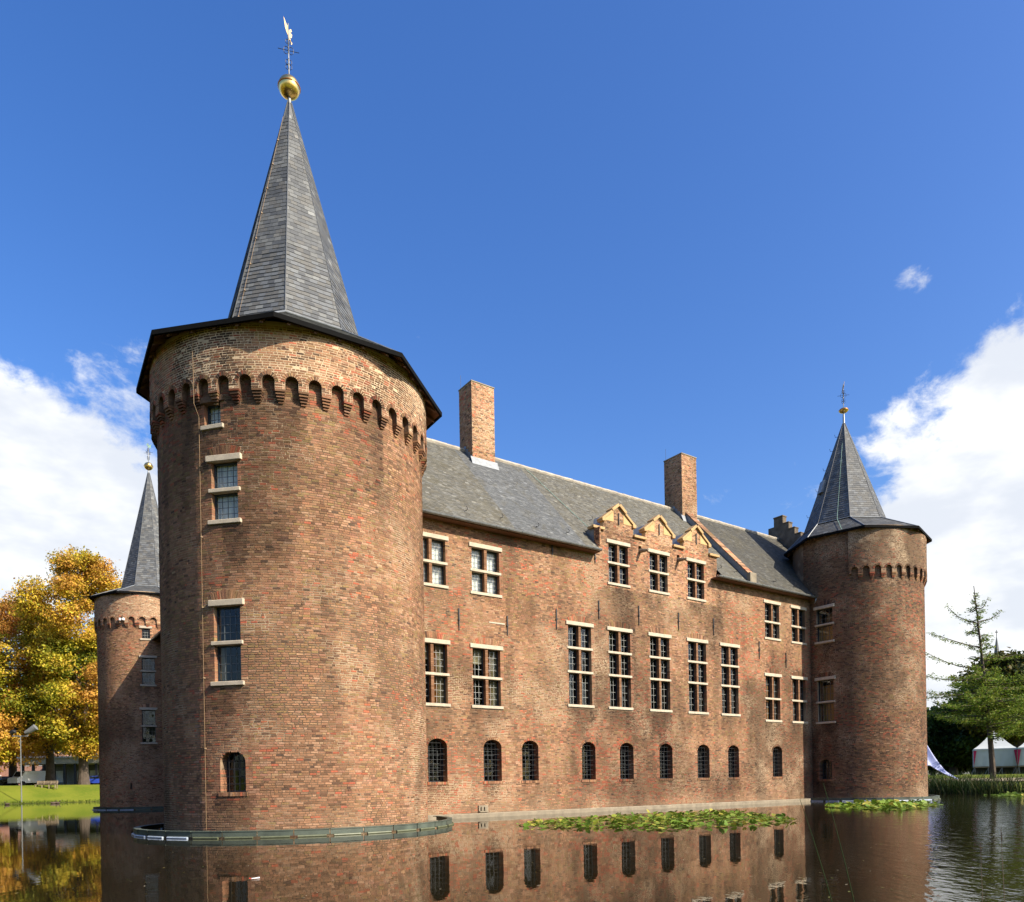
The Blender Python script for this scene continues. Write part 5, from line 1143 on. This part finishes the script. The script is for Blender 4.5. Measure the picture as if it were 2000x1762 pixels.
def reeds():
    pts = []
    edge = [POND[i] for i in range(9, 14)]
    for (a, b) in zip(edge, edge[1:]):
        a, b = np.array(a), np.array(b); L = np.linalg.norm(b - a); e = (b - a) / L; nrm = np.array([e[1], -e[0]])
        if sdist(np.array([(a + nrm * 2)[0]]), np.array([(a + nrm * 2)[1]]))[0] < 0: nrm = -nrm
        for _ in range(int(L * 210)):
            u = random.random() * L; w = random.gauss(.5, .55); p = a + e * u + nrm * w
            if random.random() < .3 + vnoise(np.array([[p[0], p[1], 0]]), .5, 3)[0]: pts.append((p[0], p[1], gz(p[0], p[1]) - .1))
    V, F, C = blades(pts, (.7, 2.0), .020, RD, .30)
    obj('reed_bed', mesh_np('reed_bed', V, F, C), M['leaf'], kind='stuff', label='dark green reed bed along the right bank', cat='reeds')
    pts = []
    for i in range(2, 8):
        a, b = np.array(POND[i - 1]), np.array(POND[i]); L = np.linalg.norm(b - a)
        for _ in range(int(L * 60)):
            p = a + (b - a) * random.random() + np.array([random.gauss(0, .25), random.gauss(.3, .3)]); pts.append((p[0], p[1], gz(p[0], p[1]) - .05))
    V, F, C = blades(pts, (.10, .38), .02, [(.08, .12, .015), (.13, .17, .02), (.06, .09, .012)], .3)
    obj('bank_grass', mesh_np('bank_grass', V, F, C), M['leaf'], kind='stuff', label='rough grass fringe along the left bank', cat='grass')
    # single stems on the near bank
    for i, (px0, py0, px1, py1, dist, w, lab) in enumerate(((1700, 1800, 1562, 1560, 3.4, .0038, 'thin green reed blade leaning left before the facade reflection'), (1718, 1800, 1608, 1530, 3.7, .0038, 'longest thin reed blade in the near right foreground'),
                            (1936, 1800, 1915, 1650, 4.2, .0024, 'brown headed reed stem at the lower right'), (1984, 1800, 1955, 1625, 4.0, .0024, 'thin stem rightmost in the near foreground'))):
        a, b = at(px0, py0, dist), at(px1, py1, dist * 1.05); a[2] = min(a[2], .05); t = thing('reed_stem', lab, 'reed', tuple(a), 0, 'reed stems on the near bank'); mb = MB(); d = b - a
        pts = [d * u + rt0 * (.12 * u * (1 - u) * (1 if i < 2 else -.3)) for u in np.linspace(0, 1, 8)]; mb.tube(pts, [w * (1 - .85 * u) + .0006 for u in np.linspace(0, 1, 8)], 6); mb.build('blade', M['reed_green'] if i < 2 else M['reed_brown'], t)
        if i >= 2:
            hd = MB()
            for k in range(14): e = pts[-1] + np.array([random.gauss(0, .007), random.gauss(0, .007), random.uniform(-.012, .02)]); hd.tube([pts[-1] - d * .010 * k / 3, e - d * .010 * k / 3 + (0, 0, .008)], [.0014, .0005], 4)
            hd.build('seed_head', M['reed_brown'], t)
M['reed_green'] = plain('reed_green', (.018, .034, .009), .7, spec=.1); M['reed_brown'] = plain('reed_brown', (.075, .045, .022), .7)
reeds()

# ------------------------------------------------------------------ things on the left bank
M['grey_paint'] = plain('grey_paint', (.16, .165, .16), .5); M['dark_paint'] = plain('dark_car_paint', (.012, .013, .016), .25); M['blue_paint'] = plain('blue_car_paint', (.03, .07, .45), .3); M['tyre'] = plain('tyre', (.012, .012, .012), .85)
M['car_glass'] = plain('car_glass', (.02, .025, .03), .08); M['bench_wood'] = plain('bench_wood', (.26, .20, .13), .8, var=.25); M['cream'] = plain('cream_fascia', (.52, .46, .33), .8); M['house_brick'] = plain('pink_brick', (.36, .20, .15), .9, var=.25, vscale=9, bump=.3, bscale=20)
M['red'] = plain('red_sign', (.60, .04, .03), .6); M['crimson'] = plain('crimson_cloth', (.42, .012, .07), .8); M['canvas'] = plain('white_canvas', (.47, .50, .48), .8, var=.06, vscale=2); M['lavender'] = plain('lavender_cloth', (.36, .40, .66), .6, var=.05); M['sand'] = plain('sand_path', (.34, .27, .17), .95, var=.2, bump=.3)
M['chrome'] = plain('lamp_glass', (.75, .78, .8), .15); M['duck'] = plain('brown_feather', (.085, .06, .04), .8, var=.4, vscale=30)
AZ = -YAW                               # local x runs along the picture plane
def lamp_mast():
    b = at(42, 1558, 109.5); b[2] = gz(b[0], b[1]); t = thing('lamp_mast', 'slim grey mast with two floodlights on the left lawn', 'lamp', tuple(b), AZ); k = 100.0 / FPX
    H = (1558 - 1437) * k * .965; mb = MB(); mb.tube([(0, 0, -.3), (0, 0, 1), (0, 0, H)], [.075, .07, .055], 10); mb.build('pole', M['grey_paint'], t)
    cb = MB(); cb.box((-14 * k, -.05, H - .06), (13 * k, .05, H + .06)); cb.tube([(-3 * k, 0, H - .6), (0, 0, H - .9), (3 * k, 0, H - .6)], .03, 6); cb.build('crossbar', M['grey_paint'], t)
    for sg, m in ((-1, M['iron']), (1, M['grey_paint'])):
        f = MB(); x = 13 * k if sg > 0 else -13 * k; f.tube([(x, 0, H), (x + sg * .05, 0, H + .35)], .04, 6)
        f.tube([(x - .25, -.1, H + .35), (x + .15, 0, H + .55), (x + .9 * (1 if sg > 0 else .4), .1, H + 1.05)], [.20, .30, .38], 12); f.build('floodlight', m, t, smooth=False)
lamp_mast()
def bench():
    a, b = at(66, 1535, 116), at(115, 1535, 116); c = (a + b) / 2; c[2] = gz(c[0], c[1]); L = np.linalg.norm((b - a)[:2]); t = thing('park_bench', 'long wooden bench on the lawn under the chestnuts', 'bench', tuple(c), AZ)
    for y, z, h in ((-.22, .44, .05), (-.06, .44, .05), (.10, .44, .05)): s = MB(); s.box((-L / 2, y - .07, z), (L / 2, y + .07, z + h)); s.build('seat_plank', M['bench_wood'], t)
    for z in (.58, .76): s = MB(); s.box((-L / 2, .22, z), (L / 2, .27, z + .15)); s.build('back_plank', M['bench_wood'], t)
    for x in (-L / 2 + .1, -L / 6, L / 6, L / 2 - .1): s = MB(); s.box((x - .05, -.26, -.1), (x + .05, -.18, .438)); s.box((x - .05, .17, -.1), (x + .05, .215, .92)); s.build('leg', M['bench_wood'], t)
bench()
def car(px, dist, rz, paint, label, L=4.2):
    c = at(px, 1520, dist); c[2] = gz(c[0], c[1]); t = thing('parked_car', label, 'car', tuple(c), AZ + rz, 'cars parked beyond the lawn'); w = .85
    prof = [(-L / 2, .35), (-L / 2, .80), (-L / 2 + .25, .95), (-L * .28, .98), (-L * .14, 1.42), (L * .20, 1.45), (L * .36, .98), (L / 2 - .1, .85), (L / 2, .60), (L / 2, .35)]
    m = MB(); A = [(x, -w * (.9 if z > 1.2 else 1), z) for x, z in prof]; B = [(x, w * (.9 if z > 1.2 else 1), z) for x, z in prof]; m.face(A); m.face(B[::-1])
    for i in range(len(prof)): m.face([A[i], B[i], B[(i + 1) % len(prof)], A[(i + 1) % len(prof)]])
    m.build('body', paint, t)
    for y in (-w - .004, w + .004):
        g = MB(); g.face([(-L * .24, y, 1.0), (-.03, y, 1.0), (-.03, y * .92, 1.36), (-L * .13, y * .92, 1.36)]); g.build('side_window', M['car_glass'], t); g = MB(); g.face([(.03, y, 1.0), (L * .32, y, 1.0), (L * .20, y * .92, 1.38), (.03, y * .92, 1.38)]); g.build('side_window', M['car_glass'], t)
    for x in (-L * .3, L * .3):
        for y in (-w, w): q = MB(); q.tube([(x, y - .10, .31), (x, y + .10, .31)], .31, 16); q.build('wheel', M['tyre'], t)
    for y in (-.6, .6): q = MB(); q.box((-L / 2 - .02, y - .15, .65), (-L / 2 + .05, y + .15, .80)); q.build('headlight', M['chrome'], t)
car(34, 131, .5, M['dark_paint'], 'black car parked beyond the bench at far left'); car(190, 136, .15, M['blue_paint'], 'bright blue car parked beside the pavilion columns'); car(2, 134, -.3, M['grey_paint'], 'pale grey car at the left picture edge')
def van():
    c = at(55, 1520, 128); c[2] = gz(c[0], c[1]); t = thing('white_van', 'tall white van standing behind the black car', 'van', tuple(c), AZ + 1.25); m = MB(); prof = [(-2.3, .4), (-2.3, 1.1), (-1.6, 1.25), (-1.1, 2.05), (2.3, 2.1), (2.3, .4)]
    A = [(x, -.9, z) for x, z in prof]; B = [(x, .9, z) for x, z in prof]; m.face(A); m.face(B[::-1])
    for i in range(6): m.face([A[i], B[i], B[(i + 1) % 6], A[(i + 1) % 6]])
    m.build('body', M['white'], t)
    g = MB(); g.face([(-1.62, -.75, 1.30), (-1.62, .75, 1.30), (-1.17, .75, 1.95), (-1.17, -.75, 1.95)]); g.build('windscreen', M['car_glass'], t)
    for x in (-1.5, 1.5):
        for y in (-.9, .9): q = MB(); q.tube([(x, y - .1, .33), (x, y + .1, .33)], .33, 14); q.build('wheel', M['tyre'], t)
van()
def pavilion():
    c = at(165, 1520, 150); c[2] = gz(c[0], c[1]) - .2; t = thing('pavilion', 'flat roofed pavilion with dark columns behind the chestnuts', 'building', tuple(c), AZ)
    m = MB(); m.box((-9, -3.2, 3.9), (7, 5, 4.9)); m.build('roof_slab', M['cream'], t); m = MB(); m.box((-9.3, -3.5, 4.93), (7.3, 5.3, 5.15)); m.build('roof_edge', M['white'], t)
    m = MB(); m.box((-9, 3.4, -.5), (7, 3.8, 3.88)); m.build('wall', M['grey_paint'], t)
    for x in np.arange(-8.6, 7, 1.75): m = MB(); m.box((x - .17, -2.9, -.5), (x + .17, -2.55, 3.88)); m.build('column', M['iron'], t)
    for x in (-6.5, -3, -.3, 2.2, 4.8): m = MB(); m.box((x - .75, 3.34, .9), (x + .75, 3.395, 2.9)); m.build('window', M['white'], t)
    m = MB(); m.box((-4.2, -3.58, 4.95), (-3.2, -3.52, 5.8)); m.build('sign', M['red'], t)
pavilion()
def house(px, dist, w, h, label, wallm):
    c = at(px, 1520, dist); c[2] = gz(c[0], c[1]) - .2; t = thing('town_house', label, 'building', tuple(c), AZ, 'houses beyond the park')
    m = MB(); m.box((-w / 2, 0, -.5), (w / 2, 8, h)); m.build('wall', wallm, t); m = MB()
    m.face([(-w / 2 - .3, -.4, h), (w / 2 + .3, -.4, h), (w / 2 + .3, 4, h + 3.4), (-w / 2 - .3, 4, h + 3.4)]); m.face([(-w / 2 - .3, 8.4, h), (w / 2 + .3, 8.4, h), (w / 2 + .3, 4, h + 3.4), (-w / 2 - .3, 4, h + 3.4)])
    for x in (-w / 2, w / 2): m.face([(x, 0, h), (x, 8, h), (x, 4, h + 3.3)])
    m.build('roof', M['slate_plain'], t); n = int(w / 2.6)
    for k in range(n):
        x = -w / 2 + (k + .5) * w / n
        for z in (.9, 3.9):
            if z + 1.5 < h: f = MB(); f.box((x - .65, -.05, z), (x + .65, -.004, z + 1.5)); f = f.build('window', M['white'], t); g = MB(); g.box((x - .55, -.07, z + .1), (x + .55, -.054, z + 1.4)); g.build('pane', M['car_glass'], f)
house(10, 165, 16, 6.2, 'pinkish brick house with white windows behind the parked cars', M['house_brick']); house(95, 172, 15, 6.0, 'white house front glimpsed between the chestnut trunks', M['white']); house(-140, 168, 18, 6.5, 'red brick house beyond the left picture edge', M['house_brick'])
def duck(px, py, rz, label):
    c = on_z(px, py, 0.0); d = c[:2] - CAM[:2]; L = np.linalg.norm(d); c = CAM[:2] + d / L * min(L, 101); t = thing('duck', label, 'duck', (c[0], c[1], .0), AZ + rz, 'ducks on the moat')
    st = [(-.36, .16, .012), (-.28, .13, .06), (-.14, .09, .12), (.02, .08, .145), (.16, .10, .12), (.23, .17, .065), (.26, .25, .045), (.28, .31, .062), (.32, .33, .058), (.36, .32, .03), (.42, .31, .016), (.45, .31, .006)]
    m = MB(); m.tube([(x, 0, z) for x, z, r in st], [r for x, z, r in st], 10); m.build('body', M['duck'], t, smooth=True)
duck(112, 1569, 0, 'brown duck swimming left of the slim tower'); duck(104, 1569.5, .3, 'second brown duck following close behind the first'); duck(14, 1571, 3.0, 'lone brown duck near the left picture edge')

# ------------------------------------------------------------------ things on the right bank
def path():
    V, F = [], []; pl = [np.array(POND[i]) for i in range(8, 14)]; b = 0
    out = []
    for a, c in zip(pl, pl[1:]):
        for u in np.linspace(0, 1, 14)[:-1]: out.append((a + (c - a) * u, (c - a)))
    for p, e in out:
        e = e / np.linalg.norm(e); n = np.array([e[1], -e[0]])
        if sdist(np.array([(p + n * 3)[0]]), np.array([(p + n * 3)[1]]))[0] < 0: n = -n
        for w in (6.2, 7.0, 7.8): q = p + n * w; V.append((q[0], q[1], gz(q[0], q[1]) + .05))
    for i in range(len(out) - 1):
        for k in range(2): F.append((i * 3 + k, i * 3 + k + 1, (i + 1) * 3 + k + 1, (i + 1) * 3 + k))
    obj('path', mesh_np('path', V, F, smooth=True), M['sand'], kind='structure', label='sandy footpath behind the reeds', cat='path')
path()
def marquee(px0, px1, dist, label, roof_h=1.9):
    a, b = at(px0, 1500, dist), at(px1, 1500, dist * 1.002); c = (a + b) / 2; c[2] = max(gz(c[0], c[1]), gz(a[0], a[1])); L = np.linalg.norm((b - a)[:2]); e = (b - a) / np.linalg.norm(b - a)
    t = thing('marquee', label, 'tent', tuple(c), math.atan2(e[1], e[0]), 'white party tents'); w = L / 2; ze, zf = 2.55, .82
    r = MB(); D = L
    P = lambda x, y, z: (x, y, z); cor = [(-w, 0), (w, 0), (w, D), (-w, D)]; ap = (0, D / 2, ze + roof_h)
    for i in range(4):
        p, q = cor[i], cor[(i + 1) % 4]; k = 6
        for j in range(k):                # slightly hollow roof cloth
            u0, u1 = j / k, (j + 1) / k; h = lambda u: u ** 1.22
            f = lambda s, u: (s[0] + (ap[0] - s[0]) * u, s[1] + (ap[1] - s[1]) * u, ze + roof_h * h(u)); r.face([f(p, u0), f(q, u0), f(q, u1), f(p, u1)])
        r.face([(p[0], p[1], ze - .16), (q[0], q[1], ze - .16), (q[0], q[1], ze), (p[0], p[1], ze)])
    r.build('roof', M['canvas'], t)
    for i in range(4):
        p, q = np.array(cor[i]), np.array(cor[(i + 1) % 4]); m = MB(); n = 10; inn = (np.array([0, D / 2]) - (p + q) / 2); inn = inn / np.linalg.norm(inn) * .05
        for j in range(n):
            s0, s1 = p + (q - p) * j / n + inn, p + (q - p) * (j + 1) / n + inn; wv = .02 * (-1) ** j; m.face([(s0[0], s0[1] + wv, zf), (s1[0], s1[1] - wv, zf), (s1[0], s1[1], ze - .12), (s0[0], s0[1], ze - .12)])
        m.build('wall_panel', M['canvas'], t)
    for x, sg in ((-w, 1), (w, -1)): m = MB(); m.face([(x, -.03, ze - .18), (x + sg * .26, -.03, ze - .18), (x + sg * .03, -.03, zf + .08), (x, -.03, zf + .08)]); m.build('drape', M['crimson'], t)
    m = MB(); m.box((-w, 0, zf - .12), (w, D, zf - .04)); m.build('deck', M['bench_wood'], t)
    for x in np.linspace(-w + .1, w - .1, 4):
        for y in (.1, D - .1): m = MB(); m.tube([(x, y, -.3), (x, y, zf - .12)], .035, 6); m.tube([(x - .3, y, 0), (x, y, zf - .12)], .025, 6); m.build('leg', M['grey_paint'], t)
    m = MB(); m.box((-w + .2, 1.5, -.2), (w - .2, 1.6, zf - .14)); m.build('skirt_board', M['iron'], t)
marquee(1902, 1987, 87, 'white marquee with crimson corner drapes behind the young conifer'); marquee(1988.5, 2074, 86.5, 'second white marquee cut by the right picture edge')
def star_tent():
    c = at(1794, 1500, 80); c[2] = gz(c[0], c[1]) + .12; t = thing('star_tent', 'lavender star shaped shade tent beside the far right tower', 'tent', tuple(c), AZ); arms = 6; nA, nR = 144, 14; V, F = [], []; th0 = R_(3)
    k = math.hypot(*(at(1894, 1504, 80) - at(1794, 1504, 80))[:2])
    for i in range(nA):
        a = 2 * math.pi * i / nA; ph = (a - th0) * arms / 2; x = abs(math.cos(ph)); f = max(0.0, 1 - math.acos(min(1, x)) / (math.pi / 2) * 1.0) ** 2.6
        re = .42 * k + (k - .42 * k) * f; zed = 1.55 * (1 - f ** .7)
        for j in range(nR + 1):
            u = j / nR; z = zed + (5.2 - zed) * (1 - u) ** 1.7; V.append((re * u * math.cos(a), re * u * math.sin(a), z))
    for i in range(nA):
        for j in range(nR): F.append((i * (nR + 1) + j, i * (nR + 1) + j + 1, ((i + 1) % nA) * (nR + 1) + j + 1, ((i + 1) % nA) * (nR + 1) + j))
    obj('canopy', mesh_np('canopy', V, F, smooth=True), M['lavender'], t); p = MB(); p.tube([(0, 0, -.2), (0, 0, 5.18)], .05, 8); p.build('pole', M['grey_paint'], t)
star_tent()
def church():
    c = at(1951, 1500, 380); c[2] = 2; t = thing('church_tower', 'distant dark church spire rising above the right trees', 'church', tuple(c), AZ); dep = 325; H = 1.35 + (1513 - 1240) * dep / FPX; k = dep / FPX
    m = MB(); m.box((-16 * k, -16 * k, -2), (16 * k, 16 * k, H * .52)); m.build('tower', M['house_brick'], t); s = MB(); n = 8
    for i in range(8):
        a, b = i * math.pi / 4 + .39, (i + 1) * math.pi / 4 + .39; s.face([(17 * k * math.sin(a), -17 * k * math.cos(a), H * .52), (17 * k * math.sin(b), -17 * k * math.cos(b), H * .52), (.1 * math.sin(b), -.1 * math.cos(b), H * .955), (.1 * math.sin(a), -.1 * math.cos(a), H * .955)])
    s.build('spire', M['slate_plain'], t); x = MB(); x.tube([(0, 0, H * .95), (0, 0, H)], .12, 6); x.box((-.6, -.1, H * .982), (.6, .1, H * .988)); x.build('cross', M['iron'], t)
church()

# ------------------------------------------------------------------ floating scraps
def scraps():
    p = on_z(498, 1717); m = MB(); m.face([(-.07, -.02, .006), (.06, -.03, .006), (.075, .02, .02), (-.05, .03, .01)]); m.face([(-.09, -.03, .012), (-.05, -.02, .007), (-.05, .02, .01), (-.08, .02, .02)])
    me = m.mesh('litter'); o = obj('floating_wrapper', me, [M['red'], M['white']], None, 'small red and white wrapper floating before the big tower', 'litter', loc=(p[0], p[1], .004)); me.polygons[0].material_index = 1
    V, F, C = [], [], []; b = 0
    for _ in range(240):
        px, py = random.uniform(0, 1900), 1640 + 120 * random.random() ** 1.3; q = on_z(px, py); s = random.uniform(.012, .035); a = random.random() * 6.28; ca, sa = math.cos(a) * s, math.sin(a) * s
        V += [(q[0] - ca, q[1] - sa, .004), (q[0] + sa * .5, q[1] - ca * .5, .006), (q[0] + ca, q[1] + sa, .008), (q[0] - sa * .5, q[1] + ca * .5, .006)]; F.append((b, b + 1, b + 2, b + 3)); b += 4; C.append(random.choice([(.25, .19, .05), (.16, .16, .04), (.35, .30, .2), (.10, .08, .03)]))
    obj('fallen_leaves', mesh_np('fallen_leaves', V, F, C), M['leaf'], kind='stuff', label='scattered fallen leaves floating on the moat', cat='leaves')
scraps()
